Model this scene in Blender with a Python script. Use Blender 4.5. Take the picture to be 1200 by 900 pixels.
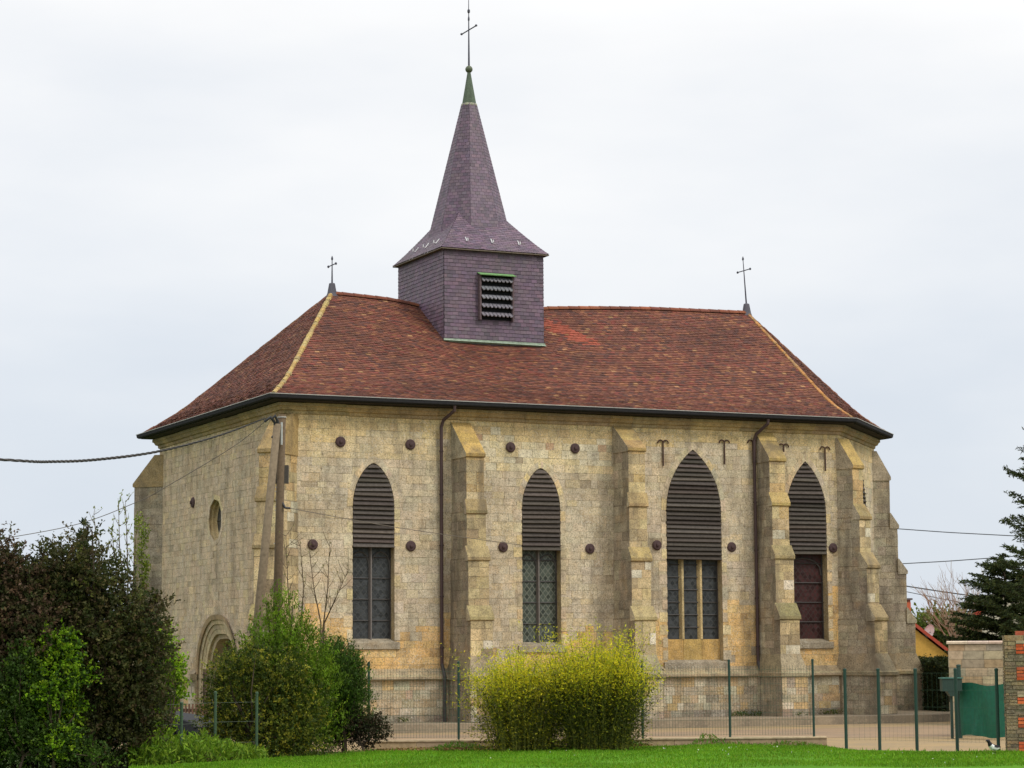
import bpy, bmesh, math, random
import numpy as np
from mathutils import Vector, Matrix
from mathutils.geometry import tessellate_polygon
R = math.radians
random.seed(7)
rng = np.random.default_rng(11)
for o in list(bpy.data.objects):
    bpy.data.objects.remove(o)
SC = bpy.context.scene
COL = SC.collection

# ------------------------------------------------------------------ camera
CAM = Vector((-21.164, -60.092, 1.948))
YAW, PITCH, ROLL, FPX = 0.43525, 0.11497, -0.00658, 2775.64
_f = Vector((math.sin(YAW)*math.cos(PITCH), math.cos(YAW)*math.cos(PITCH), math.sin(PITCH)))
_r0 = Vector((math.cos(YAW), -math.sin(YAW), 0)); _u0 = _r0.cross(_f)
_r = _r0*math.cos(ROLL) + _u0*math.sin(ROLL); _u = _u0*math.cos(ROLL) - _r0*math.sin(ROLL)
cd = bpy.data.cameras.new('camera'); cam = bpy.data.objects.new('camera', cd); COL.objects.link(cam)
cd.sensor_width = 36; cd.sensor_fit = 'HORIZONTAL'; cd.lens = FPX*36/1200; cd.clip_end = 5000; cd.clip_start = .5
m = Matrix((( _r.x, _u.x, -_f.x, CAM.x), (_r.y, _u.y, -_f.y, CAM.y), (_r.z, _u.z, -_f.z, CAM.z), (0, 0, 0, 1)))
cam.matrix_world = m
SC.camera = cam
FH = Vector((math.sin(YAW), math.cos(YAW), 0)); RH = Vector((math.cos(YAW), -math.sin(YAW), 0))

def at(px, py, D):                  # a point of the place at depth D metres from the camera
    return CAM + (_f + _r*((px-600)/FPX) - _u*((py-450)/FPX))*D
def gp(px, D, z=0.0):               # ground position: bearing and distance
    q = CAM + FH*D + RH*((px-600)/FPX*D*0.993 + 0.0)
    return Vector((q.x, q.y, z))

# ------------------------------------------------------------------ sky, sun, exposure
SUN_EL, SUN_AZ = 48.0, 152.0        # azimuth measured clockwise from +Y
w = bpy.data.worlds.new('World'); SC.world = w; w.use_nodes = True
nt = w.node_tree; nt.nodes.clear()
def N(t, **kw):
    n = nt.nodes.new(t)
    for k, v in kw.items(): setattr(n, k, v)
    return n
out = N('ShaderNodeOutputWorld'); bg = N('ShaderNodeBackground'); bgc = N('ShaderNodeBackground'); mixs = N('ShaderNodeMixShader')
sky = N('ShaderNodeTexSky'); sky.sky_type = 'NISHITA'; sky.sun_disc = False
sky.sun_elevation = R(SUN_EL); sky.sun_rotation = R(SUN_AZ)
bg.inputs['Strength'].default_value = 0.12
nt.links.new(sky.outputs[0], bg.inputs[0])
tc = N('ShaderNodeTexCoord'); mp = N('ShaderNodeMapping'); mp.inputs['Scale'].default_value = (1.6, 1.6, 5.0)
nz = N('ShaderNodeTexNoise'); nz.inputs['Scale'].default_value = 2.2; nz.inputs['Detail'].default_value = 5; nz.inputs['Roughness'].default_value = .5
nt.links.new(tc.outputs['Generated'], mp.inputs[0]); nt.links.new(mp.outputs[0], nz.inputs['Vector'])
sep = N('ShaderNodeSeparateXYZ'); nt.links.new(tc.outputs['Generated'], sep.inputs[0])
ma = N('ShaderNodeMath', operation='MULTIPLY_ADD'); ma.inputs[1].default_value = .30; nt.links.new(nz.outputs[0], ma.inputs[0])
nt.links.new(sep.outputs[2], ma.inputs[2])
cr = N('ShaderNodeValToRGB')
e = cr.color_ramp.elements
e[0].position = .10; e[0].color = (.58, .65, .755, 1)
e[1].position = .40; e[1].color = (.95, .95, .95, 1)
x = cr.color_ramp.elements.new(.24); x.color = (.69, .74, .81, 1)
x = cr.color_ramp.elements.new(.95); x.color = (1.6, 1.6, 1.6, 1)
nt.links.new(ma.outputs[0], cr.inputs[0]); nt.links.new(cr.outputs[0], bgc.inputs[0])
bgc.inputs['Strength'].default_value = 1.0
mixs.inputs[0].default_value = .93
nt.links.new(bg.outputs[0], mixs.inputs[1]); nt.links.new(bgc.outputs[0], mixs.inputs[2]); nt.links.new(mixs.outputs[0], out.inputs[0])
sd = bpy.data.lights.new('sun', 'SUN'); sd.energy = 1.5; sd.angle = R(14); sd.color = (1, .95, .86)
so = bpy.data.objects.new('sun', sd); COL.objects.link(so)
sdir = Vector((math.sin(R(SUN_AZ))*math.cos(R(SUN_EL)), math.cos(R(SUN_AZ))*math.cos(R(SUN_EL)), math.sin(R(SUN_EL))))
so.rotation_euler = (-sdir).to_track_quat('-Z', 'Y').to_euler(); so.location = (0, -20, 40)
vs = SC.view_settings; vs.view_transform = 'Standard'; vs.look = 'None'; vs.gamma = 1; vs.exposure = 0.10; vs.use_curve_mapping = False
SC.render.engine = 'CYCLES'

# ------------------------------------------------------------------ materials
MATS = {}
def new_mat(name):
    mt = bpy.data.materials.new(name); mt.use_nodes = True; MATS[name] = mt
    t = mt.node_tree; return mt, t, t.nodes['Principled BSDF']
def nd(t, typ, **kw):
    n = t.nodes.new(typ)
    for k, v in kw.items():
        if k.startswith('i_'): n.inputs[k[2:].replace('_', ' ')].default_value = v
        else: setattr(n, k, v)
    return n
def mixc(t, a, b, fac, mode='MIX'):
    n = t.nodes.new('ShaderNodeMix'); n.data_type = 'RGBA'; n.blend_type = mode
    for sock, v in ((n.inputs[0], fac), (n.inputs[6], a), (n.inputs[7], b)):
        if hasattr(v, 'is_linked'): t.links.new(v, sock)
        else: sock.default_value = v if not isinstance(v, tuple) or len(v) == 4 else (*v, 1)
    return n.outputs[2]
def ramp(t, src, stops):
    n = t.nodes.new('ShaderNodeValToRGB'); els = n.color_ramp.elements
    while len(els) > 1: els.remove(els[-1])
    els[0].position = stops[0][0]; els[0].color = (*stops[0][1], 1) if isinstance(stops[0][1], tuple) else (stops[0][1],)*3+(1,)
    for p, c in stops[1:]:
        q = els.new(p); q.color = (*c, 1) if isinstance(c, tuple) else (c, c, c, 1)
    t.links.new(src, n.inputs[0]); return n.outputs[0]
def noise(t, scale, detail=4, rough=.6, stretch=None, coord='Object'):
    c = t.nodes.new('ShaderNodeTexCoord'); n = nd(t, 'ShaderNodeTexNoise', i_Scale=scale, i_Detail=detail, i_Roughness=rough)
    if stretch:
        mp_ = t.nodes.new('ShaderNodeMapping'); mp_.inputs['Scale'].default_value = stretch
        t.links.new(c.outputs[coord], mp_.inputs[0]); t.links.new(mp_.outputs[0], n.inputs['Vector'])
    else: t.links.new(c.outputs[coord], n.inputs['Vector'])
    return n.outputs[0]
def attr(t, name='Col'):
    a = t.nodes.new('ShaderNodeVertexColor'); a.layer_name = name; return a.outputs[0]
def bump(t, b, src, strength=.4, dist=.02):
    n = t.nodes.new('ShaderNodeBump'); n.inputs['Strength'].default_value = strength; n.inputs['Distance'].default_value = dist
    t.links.new(src, n.inputs['Height']); t.links.new(n.outputs[0], b.inputs['Normal'])

def stone_mat(name, lichen=.5, stain=.5, speck=.5, base=None):
    mt, t, b = new_mat(name)
    c = attr(t) if base is None else None
    n0 = noise(t, 1.3, 5, .62); n1 = noise(t, 5.0, 5, .65); n2 = noise(t, 30, 4, .7); n3 = noise(t, 1.1, 5, .6, (1.6, 1.6, .4)); n4 = noise(t, 19, 6, .8)
    m0 = ramp(t, n0, [(.34, .74), (.5, 1.0), (.66, 1.16)])
    col = mixc(t, c if c is not None else (*base, 1), m0, .8, 'MULTIPLY')
    m1 = ramp(t, n1, [(.3, .62), (.5, 1.0), (.7, 1.22)])
    col = mixc(t, col, m1, .75, 'MULTIPLY')
    m2 = ramp(t, n2, [(.32, .42), (.5, 1.0), (.66, 1.32)])
    col = mixc(t, col, m2, .75, 'MULTIPLY')
    wm = ramp(t, noise(t, 2.1, 4, .6), [(.52, 0.0), (.68, .20)])
    col = mixc(t, col, (.60, .36, .13), wm)
    lm = ramp(t, n4, [(.50, 0.0), (.62, lichen)])
    lm = mixc(t, lm, ramp(t, noise(t, .9, 4, .6), [(.40, .25), (.62, 1.0)]), 1.0, 'MULTIPLY')
    col = mixc(t, col, (.66, .61, .50), lm)
    sp = ramp(t, noise(t, 32, 3, .6), [(.57, 0.0), (.66, speck)])
    col = mixc(t, col, (.09, .07, .05), sp)
    sm = ramp(t, n3, [(.50, 0.0), (.68, stain)])
    col = mixc(t, col, (.125, .10, .07), sm)
    st2 = ramp(t, noise(t, 1.7, 4, .6, (2.4, 2.4, .10)), [(.54, 0.0), (.70, .32)])
    col = mixc(t, col, (.17, .14, .105), st2)
    t.links.new(col, b.inputs['Base Color']); b.inputs['Roughness'].default_value = .92; b.inputs['Specular IOR Level'].default_value = .2
    bump(t, b, n4, .55, .02)
    return mt
STONE = stone_mat('weathered_stone', .75, .42, .65)
STONE_CLEAN = stone_mat('ashlar_stone', .3, .4, .5)
CAPSTONE = stone_mat('mossy_capstone', .15, .7, .8)
STONE_DARK = stone_mat('lichened_stone', .35, .75, .8)

def tint_mat(name, rough=.8, n_scale=30, n_amt=.5, spec=.3, bmp=0, extra=None, metallic=0):
    mt, t, b = new_mat(name)
    n1 = noise(t, n_scale, 5, .65); m1 = ramp(t, n1, [(.3, .6), (.5, 1.0), (.7, 1.3)])
    col = mixc(t, attr(t), m1, n_amt, 'MULTIPLY')
    if extra: col = extra(t, col)
    t.links.new(col, b.inputs['Base Color']); b.inputs['Roughness'].default_value = rough; b.inputs['Specular IOR Level'].default_value = spec
    b.inputs['Metallic'].default_value = metallic
    if bmp: bump(t, b, n1, bmp, .01)
    return mt
def tile_extra(t, col):
    lm = ramp(t, noise(t, 1.0, 7, .7), [(.56, 0.0), (.74, .42)])
    sp = ramp(t, noise(t, 16, 4, .7), [(.5, 0.0), (.64, 1.0)])
    mm = mixc(t, lm, sp, 1.0, 'MULTIPLY')
    col = mixc(t, col, (.25, .19, .085), mm)
    dk = ramp(t, noise(t, .55, 6, .65), [(.48, 0.0), (.70, .55)])
    return mixc(t, col, (.050, .024, .018), dk)
TILE = tint_mat('clay_tile', .85, 22, .6, .25, .35, tile_extra)
def slate_extra(t, col):
    dk = ramp(t, noise(t, 1.2, 6, .65, (1, 1, .4)), [(.5, 0.0), (.75, .35)])
    return mixc(t, col, (.10, .095, .075), dk)
SLATE = tint_mat('purple_slate', .55, 18, .35, .35, .15, slate_extra)
WOOD = tint_mat('weathered_board', .85, 14, .7, .2, .3)
PAINT = tint_mat('coloured_surface', .6, 12, .35, .3, .1)
METAL = tint_mat('painted_iron', .6, 30, .4, .4, .1)
RUST = tint_mat('rusty_iron', .8, 40, .7, .3, .2)
CONC = tint_mat('rough_concrete', .95, 9, .7, .15, .4)
BARK = tint_mat('tree_bark', .9, 20, .7, .15, .5)
COPPER = tint_mat('copper_green', .6, 10, .8, .4, .1)
def glass_mat(name, dark, came, reddish=0):
    mt, t, b = new_mat(name)
    uv = t.nodes.new('ShaderNodeUVMap'); uv.uv_map = 'UVMap'
    mpn = t.nodes.new('ShaderNodeMapping'); mpn.inputs['Rotation'].default_value = (0, 0, R(45)); mpn.inputs['Scale'].default_value = (8.5, 6.8, 1)
    t.links.new(uv.outputs[0], mpn.inputs[0])
    br = nd(t, 'ShaderNodeTexBrick', i_Scale=1.0, i_Mortar_Size=.11, i_Brick_Width=1.0, i_Row_Height=1.0); br.offset = 0
    br.inputs['Color1'].default_value = (*dark, 1); br.inputs['Color2'].default_value = tuple(min(1, v*2.6) for v in dark)+(1,)
    br.inputs['Mortar'].default_value = (*came, 1)
    t.links.new(mpn.outputs[0], br.inputs['Vector'])
    t.links.new(br.outputs[0], b.inputs['Base Color'])
    vn = nd(t, 'ShaderNodeTexVoronoi', i_Scale=1.0); t.links.new(mpn.outputs[0], vn.inputs['Vector'])
    nb = noise(t, 6, 3, .6)
    b.inputs['Roughness'].default_value = .28; b.inputs['Specular IOR Level'].default_value = .3
    bump(t, b, nb, .5, .05)
    return mt
GLASS = glass_mat('leaded_glass', (.030, .036, .028), (.13, .14, .11))
GLASS_DIM = glass_mat('dull_leaded_glass', (.022, .024, .025), (.055, .058, .058))
GLASS_RED = glass_mat('stained_glass', (.028, .011, .011), (.05, .033, .03))
def leaf_mat(name, trans=.35, rough=.55):
    mt, t, b = new_mat(name)
    n1 = noise(t, 3, 3, .6); m1 = ramp(t, n1, [(.3, .75), (.7, 1.2)])
    col = mixc(t, attr(t), m1, .6, 'MULTIPLY')
    t.links.new(col, b.inputs['Base Color']); b.inputs['Roughness'].default_value = rough; b.inputs['Specular IOR Level'].default_value = .15
    tr = t.nodes.new('ShaderNodeBsdfTranslucent'); t.links.new(col, tr.inputs[0])
    mx = t.nodes.new('ShaderNodeMixShader'); mx.inputs[0].default_value = trans
    o_ = t.nodes['Material Output']
    t.links.new(b.outputs[0], mx.inputs[1]); t.links.new(tr.outputs[0], mx.inputs[2]); t.links.new(mx.outputs[0], o_.inputs[0])
    return mt
LEAF = leaf_mat('leaf', .35)
NEEDLE = leaf_mat('needle', .15, .7)
LEAF_THIN = leaf_mat('thin_leaf', .48)

# ------------------------------------------------------------------ mesh helpers
class MB:
    def __init__(s): s.v = []; s.f = []; s.c = []; s.uv = {}
    def face(s, pts, col=(.5, .5, .5), uv=None):
        i = len(s.v); s.v.extend([tuple(p) for p in pts]); s.f.append(tuple(range(i, i+len(pts)))); s.c.append(col)
        if uv: s.uv[len(s.f)-1] = uv
    def box(s, c, U, V, W_, hu, hv, hw, col):
        c = Vector(c); U = Vector(U).normalized(); V = Vector(V).normalized(); W_ = Vector(W_).normalized()
        P = [c+U*(hu*a)+V*(hv*b)+W_*(hw*d) for a, b, d in ((-1,-1,-1),(1,-1,-1),(1,1,-1),(-1,1,-1),(-1,-1,1),(1,-1,1),(1,1,1),(-1,1,1))]
        for q in ((0,3,2,1),(4,5,6,7),(0,1,5,4),(1,2,6,5),(2,3,7,6),(3,0,4,7)): s.face([P[k] for k in q], col)
    def abox(s, lo, hi, col):
        c = [(a+b)/2 for a, b in zip(lo, hi)]; h = [(b-a)/2 for a, b in zip(lo, hi)]
        s.box(c, (1,0,0), (0,1,0), (0,0,1), *h, col)
    def tube(s, pts, rad, col, n=7, cap=True):
        pts = [Vector(p) for p in pts]; rads = rad if isinstance(rad, (list, tuple)) else [rad]*len(pts)
        rings = []; prev = None
        for i, p in enumerate(pts):
            d = (pts[min(i+1, len(pts)-1)]-pts[max(i-1, 0)]).normalized()
            if prev is None: a = d.orthogonal().normalized()
            else:
                a = prev - d*prev.dot(d); a = a.normalized() if a.length > 1e-6 else d.orthogonal().normalized()
            prev = a; b = d.cross(a)
            rings.append([p+(a*math.cos(2*math.pi*k/n)+b*math.sin(2*math.pi*k/n))*rads[i] for k in range(n)])
        i0 = len(s.v)
        for r_ in rings: s.v.extend([tuple(p) for p in r_])
        for i in range(len(rings)-1):
            for k in range(n):
                s.f.append((i0+i*n+k, i0+i*n+(k+1)%n, i0+(i+1)*n+(k+1)%n, i0+(i+1)*n+k)); s.c.append(col)
        if cap:
            s.f.append(tuple(i0+k for k in range(n-1, -1, -1))); s.c.append(col)
            s.f.append(tuple(i0+(len(rings)-1)*n+k for k in range(n))); s.c.append(col)
    def lathe(s, c, prof, col, n=16, axis=(0,0,1)):
        ax = Vector(axis).normalized(); a = ax.orthogonal().normalized(); b = ax.cross(a); c = Vector(c); i0 = len(s.v)
        for r_, h in prof:
            for k in range(n):
                t = 2*math.pi*k/n; s.v.append(tuple(c+ax*h+(a*math.cos(t)+b*math.sin(t))*max(r_, .0005)))
        for i in range(len(prof)-1):
            for k in range(n):
                s.f.append((i0+i*n+k, i0+i*n+(k+1)%n, i0+(i+1)*n+(k+1)%n, i0+(i+1)*n+k)); s.c.append(col)
        s.f.append(tuple(i0+k for k in range(n-1, -1, -1))); s.c.append(col)
        s.f.append(tuple(i0+(len(prof)-1)*n+k for k in range(n))); s.c.append(col)
    def prism(s, poly, ext, col):
        poly = [Vector(p) for p in poly]; ext = Vector(ext); q = [p+ext for p in poly]
        s.face(poly[::-1], col); s.face(q, col)
        for i in range(len(poly)):
            j = (i+1) % len(poly); s.face([poly[i], poly[j], q[j], q[i]], col)
    def build(s, name, mat, parent=None, smooth=False):
        org = base_of(parent)
        me = bpy.data.meshes.new(name)
        me.from_pydata([(a-org[0], b-org[1], c-org[2]) for a, b, c in s.v], [], s.f)
        at_ = me.color_attributes.new('Col', 'FLOAT_COLOR', 'CORNER')
        cols = np.repeat(np.array([(*c[:3], 1) for c in s.c], dtype=np.float32), [len(f) for f in s.f], axis=0)
        at_.data.foreach_set('color', cols.ravel())
        if s.uv:
            ul = me.uv_layers.new(name='UVMap')
            for fi, uv in s.uv.items():
                for li, q in zip(me.polygons[fi].loop_indices, uv): ul.data[li].uv = q
        me.materials.append(mat)
        if smooth: me.polygons.foreach_set('use_smooth', [True]*len(me.polygons))
        return link(name, me, parent)
def base_of(parent):
    v = Vector((0, 0, 0))
    while parent is not None:
        v = v + parent.location; parent = parent.parent
    return v
def link(name, me, parent=None):
    o = bpy.data.objects.new(name, me); COL.objects.link(o)
    if parent is not None: o.parent = parent
    return o
def thing(name, label, cat, loc=(0,0,0), group=None):
    o = bpy.data.objects.new(name, None); o.location = loc; COL.objects.link(o); tag(o, label, cat, group); return o
def tag(o, label, cat, group=None, kind=None):
    if label: o['label'] = label
    if cat: o['category'] = cat
    if group: o['group'] = group
    if kind: o['kind'] = kind
    return o
def jit(c, a=.12, h=.04):
    k = 1+random.uniform(-a, a); return tuple(max(0, v*k*(1+random.uniform(-h, h))) for v in c)
def lerp(a, b, t): return tuple(x_+(y_-x_)*t for x_, y_ in zip(a, b))

def card_mesh(name, mat, parent, P, A, L_, W_, C, bend=0.0):
    """many small leaf faces: centre P, axis A, length, width, colour"""
    org = np.array(base_of(parent)); n = len(P)
    A = A/np.maximum(np.linalg.norm(A, axis=1, keepdims=True), 1e-6)
    rv = rng.normal(size=(n, 3)); S = np.cross(A, rv); S /= np.maximum(np.linalg.norm(S, axis=1, keepdims=True), 1e-6)
    Nn = np.cross(A, S)
    L_ = L_.reshape(-1, 1); W_ = W_.reshape(-1, 1)
    b = P-A*L_*.5; t = P+A*L_*.5 + Nn*L_*bend; m_ = P + A*L_*.05 - Nn*W_*.18
    V = np.stack([b, m_+S*W_*.5, t, m_-S*W_*.5], 1).reshape(-1, 3)-org
    me = bpy.data.meshes.new(name)
    me.vertices.add(4*n); me.vertices.foreach_set('co', V.astype(np.float32).ravel())
    me.loops.add(4*n); me.loops.foreach_set('vertex_index', np.arange(4*n, dtype=np.int32))
    me.polygons.add(n); me.polygons.foreach_set('loop_start', np.arange(0, 4*n, 4, dtype=np.int32))
    me.update(calc_edges=True); me.validate()
    at_ = me.color_attributes.new('Col', 'FLOAT_COLOR', 'CORNER')
    C4 = np.concatenate([C, np.ones((n, 1))], 1).astype(np.float32)
    at_.data.foreach_set('color', np.repeat(C4, 4, axis=0).ravel())
    me.materials.append(mat)
    return link(name, me, parent)
def palette(n, cols, weights=None, var=.2):
    cols = np.array(cols); k = rng.choice(len(cols), size=n, p=None if weights is None else np.array(weights)/sum(weights))
    c = cols[k]*(1+rng.uniform(-var, var, (n, 1))); return np.clip(c*(1+rng.uniform(-.06, .06, (n, 3))), 0, 1)
def sample_clumps(clumps, n, shell=.5):
    """clumps: (centre, rx, ry, rz); denser towards the skin, lumpy"""
    vol = np.array([c[1]*c[2]*c[3] for c in clumps])**.75; k = rng.choice(len(clumps), n, p=vol/vol.sum())
    d = rng.normal(size=(n, 3)); d /= np.linalg.norm(d, axis=1, keepdims=True)
    rr = rng.uniform(0, 1, n)**(shell)
    # lumps: sub-clusters gather leaves into sprays with gaps between
    cen = np.array([tuple(c[0]) for c in clumps]); rad = np.array([c[1:4] for c in clumps])
    lump = 1+.22*np.sin(d[:, 0]*9+k*1.7)*np.sin(d[:, 1]*8+k)*np.sin(d[:, 2]*9+k*.6)
    P = cen[k]+d*rad[k]*(rr*lump)[:, None]
    return P, d, k
def clumps_px(lst, D, depth=.8):
    out_ = []
    for q in lst:
        px, py, r_ = q[:3]; dd = q[3] if len(q) > 3 else random.uniform(-.35, .35)
        k = D/FPX; c = at(px, py, D+dd)
        out_.append((c, r_*k, r_*k*depth, r_*k))
    return out_

# ------------------------------------------------------------------ ground
def sheet(name, pts, z, col, mat, kind='structure'):
    b = MB(); b.face([(p[0], p[1], z) for p in pts], col); o = b.build(name, mat); o['kind'] = kind; return o
def ground_mat(name, c1, c2, c3, s1=1.2, s2=30, bmp=.4):
    mt, t, b = new_mat(name)
    n1 = noise(t, s1, 5, .65); n2 = noise(t, s2, 4, .7)
    col = mixc(t, (*c1, 1), (*c2, 1), ramp(t, n1, [(.38, 0.0), (.62, 1.0)]))
    col = mixc(t, col, (*c3, 1), ramp(t, n2, [(.52, 0.0), (.68, .8)]))
    t.links.new(col, b.inputs['Base Color']); b.inputs['Roughness'].default_value = .95; b.inputs['Specular IOR Level'].default_value = .1
    bump(t, b, n2, bmp, .03); return mt
G_FIELD = ground_mat('rough_grass_ground', (.05, .10, .018), (.07, .10, .025), (.09, .08, .035), .3, 12)
G_LAWN = ground_mat('lawn_green', (.075, .20, .010), (.095, .225, .013), (.055, .155, .010), .5, 22)
G_GRAVEL = ground_mat('gravel', (.34, .24, .125), (.27, .205, .125), (.42, .33, .20), .8, 26, .6)
G_LANE = ground_mat('worn_tarmac', (.30, .21, .13), (.24, .175, .12), (.36, .27, .175), .5, 40, .3)
G_SOIL = ground_mat('leaf_litter_soil', (.12, .075, .035), (.20, .13, .05), (.28, .20, .08), 2.5, 18, .8)
G_PAVE = ground_mat('stone_pavement', (.30, .24, .165), (.22, .18, .13), (.38, .31, .22), 1.0, 15, .5)
sheet('ground', [(-900,-900),(900,-900),(900,900),(-900,900)], -.012, (.1,.1,.05), G_FIELD)
sheet('gravel_yard', [gp(430,50.2), gp(1500,45.5), gp(1600,74), gp(1150,76), gp(120,66), gp(100,52)], 0.0, (.4,.3,.2), G_GRAVEL)
sheet('lane', [gp(60,56), gp(700,56.5), gp(1110,57.2), gp(1117,64), gp(1110,66.0), gp(700,61.5), gp(30,60)], .004, (.4,.3,.2), G_LANE)

def edge_D(px):                     # distance of the far lawn edge at each bearing
    X = [-200, 120, 250, 300, 330, 500, 640, 800, 900, 960, 1000, 1080, 1200, 1500]
    Y = [41.5, 42.5, 44.3, 46.0, 47.0, 49.6, 50.6, 51.3, 51.6, 51.0, 49.0, 47.6, 46.4, 45.5]
    return float(np.interp(px, X, Y))
bm_ = MB(); cols_ = list(range(-200, 1501, 25)); rows_ = [0, 10, 20, 28, 33, 37, 40, 42]
def lawn_z(x_, y_, t):
    return .02+.03*math.sin(x_*.9+y_*.5)*math.sin(y_*.7-x_*.3)+.045*t*t*(.5+.5*math.sin(x_*1.7+1.0))
grid = []
for cx in cols_:
    De = edge_D(cx)+.12*math.sin(cx*.061)+.1*math.sin(cx*.023); line = []
    for t in [0, .3, .5, .65, .75, .82, .88, .93, .97, 1.0]:
        D = 4+(De-4)*t; p = gp(cx, D); line.append((p.x, p.y, lawn_z(p.x, p.y, t) if t < 1 else .0))
    grid.append(line)
for i in range(len(grid)-1):
    for j in range(len(grid[0])-1):
        bm_.face([grid[i][j], grid[i+1][j], grid[i+1][j+1], grid[i][j+1]], (.05,.2,.01))
lw = bm_.build('lawn', G_LAWN, None, True); lw['kind'] = 'structure'
sheet('soil_bed', [gp(395,48), gp(500,49.3), gp(700,50.2), gp(955,51.0), gp(962,51.75), gp(700,51.6), gp(440,51.0), gp(400,50.5)], .008, (.2,.1,.05), G_SOIL)
# mown grass blades
n = 90000
px = rng.uniform(150, 1240, n); De = np.array([edge_D(v)+.12*math.sin(v*.061)+.1*math.sin(v*.023) for v in px]); D = De - (rng.uniform(0, 1, n)**1.3)*np.maximum(De-41.0, .4)
P = np.array([tuple(gp(a, d)) for a, d in zip(px, D)])
tt = (D-4)/(De-4); P[:, 2] = np.array([lawn_z(a, b, t) for (a, b, _), t in zip(P, tt)])*(1-np.clip((tt-.985)/.015, 0, 1))
h = rng.uniform(.025, .065, n)*(1+1.0*(rng.uniform(0, 1, n) < .03)); P[:, 2] += h*.4
A = rng.normal(size=(n, 3))*.35; A[:, 2] = 1
card = card_mesh('grass', LEAF, None, P, A, h, np.full(n, .016), palette(n, [(.125,.28,.012), (.10,.23,.010), (.17,.33,.018), (.22,.30,.03)], [4, 3, 2, .6])*(1+.16*np.sin(P[:, 0]*1.3+P[:, 1]*.7)*np.sin(P[:, 1]*1.9-P[:, 0]*.4+1))[:, None])
tag(card, 'bright green mown grass blades covering the lawn in front', 'grass', kind='stuff')
n = 40
px = rng.uniform(560, 1180, n); P = np.array([tuple(gp(a, edge_D(a)-rng.uniform(.4, 5.5), .075)) for a in px])
A = rng.normal(size=(n, 3))*.4; A[:, 0] += 1
d_ = card_mesh('daisies', LEAF, None, P, A, np.full(n, .034), np.full(n, .034), palette(n, [(.75, .74, .66)]))
tag(d_, 'tiny white daisies dotted over the mown lawn', 'flowers', kind='stuff')

# ------------------------------------------------------------------ church
L, W, S_ = 17.6, 11.6, 5.15
q = S_/math.sqrt(2)
WALL = [(0,0), (L,0), (L+q,q), (L+q,W-q), (L,W), (0,W)]     # counter-clockwise from above
church = thing('church', 'old stone village church with red tile roof and purple slate steeple', 'church', (0,0,0))
def offset(d):
    res = []; n_ = len(WALL)
    for i in range(n_):
        p0, p1, p2 = Vector(WALL[i-1]), Vector(WALL[i]), Vector(WALL[(i+1) % n_])
        d1 = (p1-p0).normalized(); d2 = (p2-p1).normalized(); n1 = Vector((d1.y, -d1.x)); n2 = Vector((d2.y, -d2.x))
        bis = (n1+n2); k = d/(1+n1.dot(n2)); res.append((p1.x+bis.x*k, p1.y+bis.y*k))
    return res
def sweep(mb, prof, col, colj=0.0, closed=False, doorgap=False):
    rings = [[(x_, y_, z) for x_, y_ in offset(d)] for d, z in prof]
    m_ = len(rings) if closed else len(rings)-1
    for i in range(m_):
        a, b = rings[i], rings[(i+1) % len(rings)]
        for k in range(len(WALL)):
            j = (k+1) % len(WALL); cc_ = jit(col, colj) if colj else col
            A0, A1, B0, B1 = Vector(a[k]), Vector(a[j]), Vector(b[k]), Vector(b[j])
            if doorgap and k == 5:
                for t0, t1 in ((0, 1-7.42/W), (1-3.78/W, 1)): mb.face([A0.lerp(A1, t0), A0.lerp(A1, t1), B0.lerp(B1, t1), B0.lerp(B1, t0)], cc_)
            else: mb.face([A0, A1, B1, B0], cc_)

CREAM = (.68, .53, .28); GREY = (.58, .475, .315); GREY2 = (.54, .46, .33); OCHRE = (.62, .39, .14); PALE = (.66, .60, .44); BROWN = (.33, .25, .15); REDDISH = (.50, .33, .20)
def vnoise(a, b): return math.sin(a*1.9+b*.7)*.5+math.sin(a*.83-b*1.7+2)*.3+math.sin(a*3.1+b*2.3+1)*.2
def south_col(u, z):
    r_ = random.random()
    och = 2.95+.55*vnoise(u*.8, 0)+random.uniform(-.25, .25)
    if u > 10.5: och += .55
    if 5.6 < u < 10: och -= .75
    if z > 8.05+.25*vnoise(u, 3) : c = lerp(CREAM, OCHRE, random.uniform(0, .35)); 
    elif z > 7.3 and u < 4.6: c = lerp(CREAM, GREY, random.uniform(.25, .8))
    elif z > 7.1 and 5.4 < u < 9.9: c = lerp(CREAM, PALE, random.uniform(.1, .9)) if r_ < .93 else REDDISH
    elif z > 6.8 and u > 14.5: c = lerp(CREAM, GREY, random.uniform(.3, .9))
    elif z < och: c = lerp((.72, .45, .165), CREAM, random.uniform(0, .55)) if r_ < .88 else lerp(OCHRE, BROWN, .4)
    else:
        c = lerp(GREY, GREY2, random.random())
        if r_ < .12: c = lerp(c, CREAM, .4)
        elif r_ < .16: c = lerp(c, PALE, .4)
        elif r_ < .22: c = lerp(c, BROWN, .3)
    return jit(c, .06, .02)
def west_col(u, z):
    r_ = random.random(); c = lerp((.57, .43, .275), (.52, .41, .28), random.random())
    if z > 8.2: c = lerp(c, CREAM, random.uniform(.2, .6))
    if z < 1.8 + .5*vnoise(u, 1): c = lerp(c, OCHRE, random.uniform(.2, .7))
    if r_ < .1: c = lerp(c, CREAM, .45)
    elif r_ < .16: c = lerp(c, BROWN, .3)
    return jit(c, .06, .02)
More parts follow.
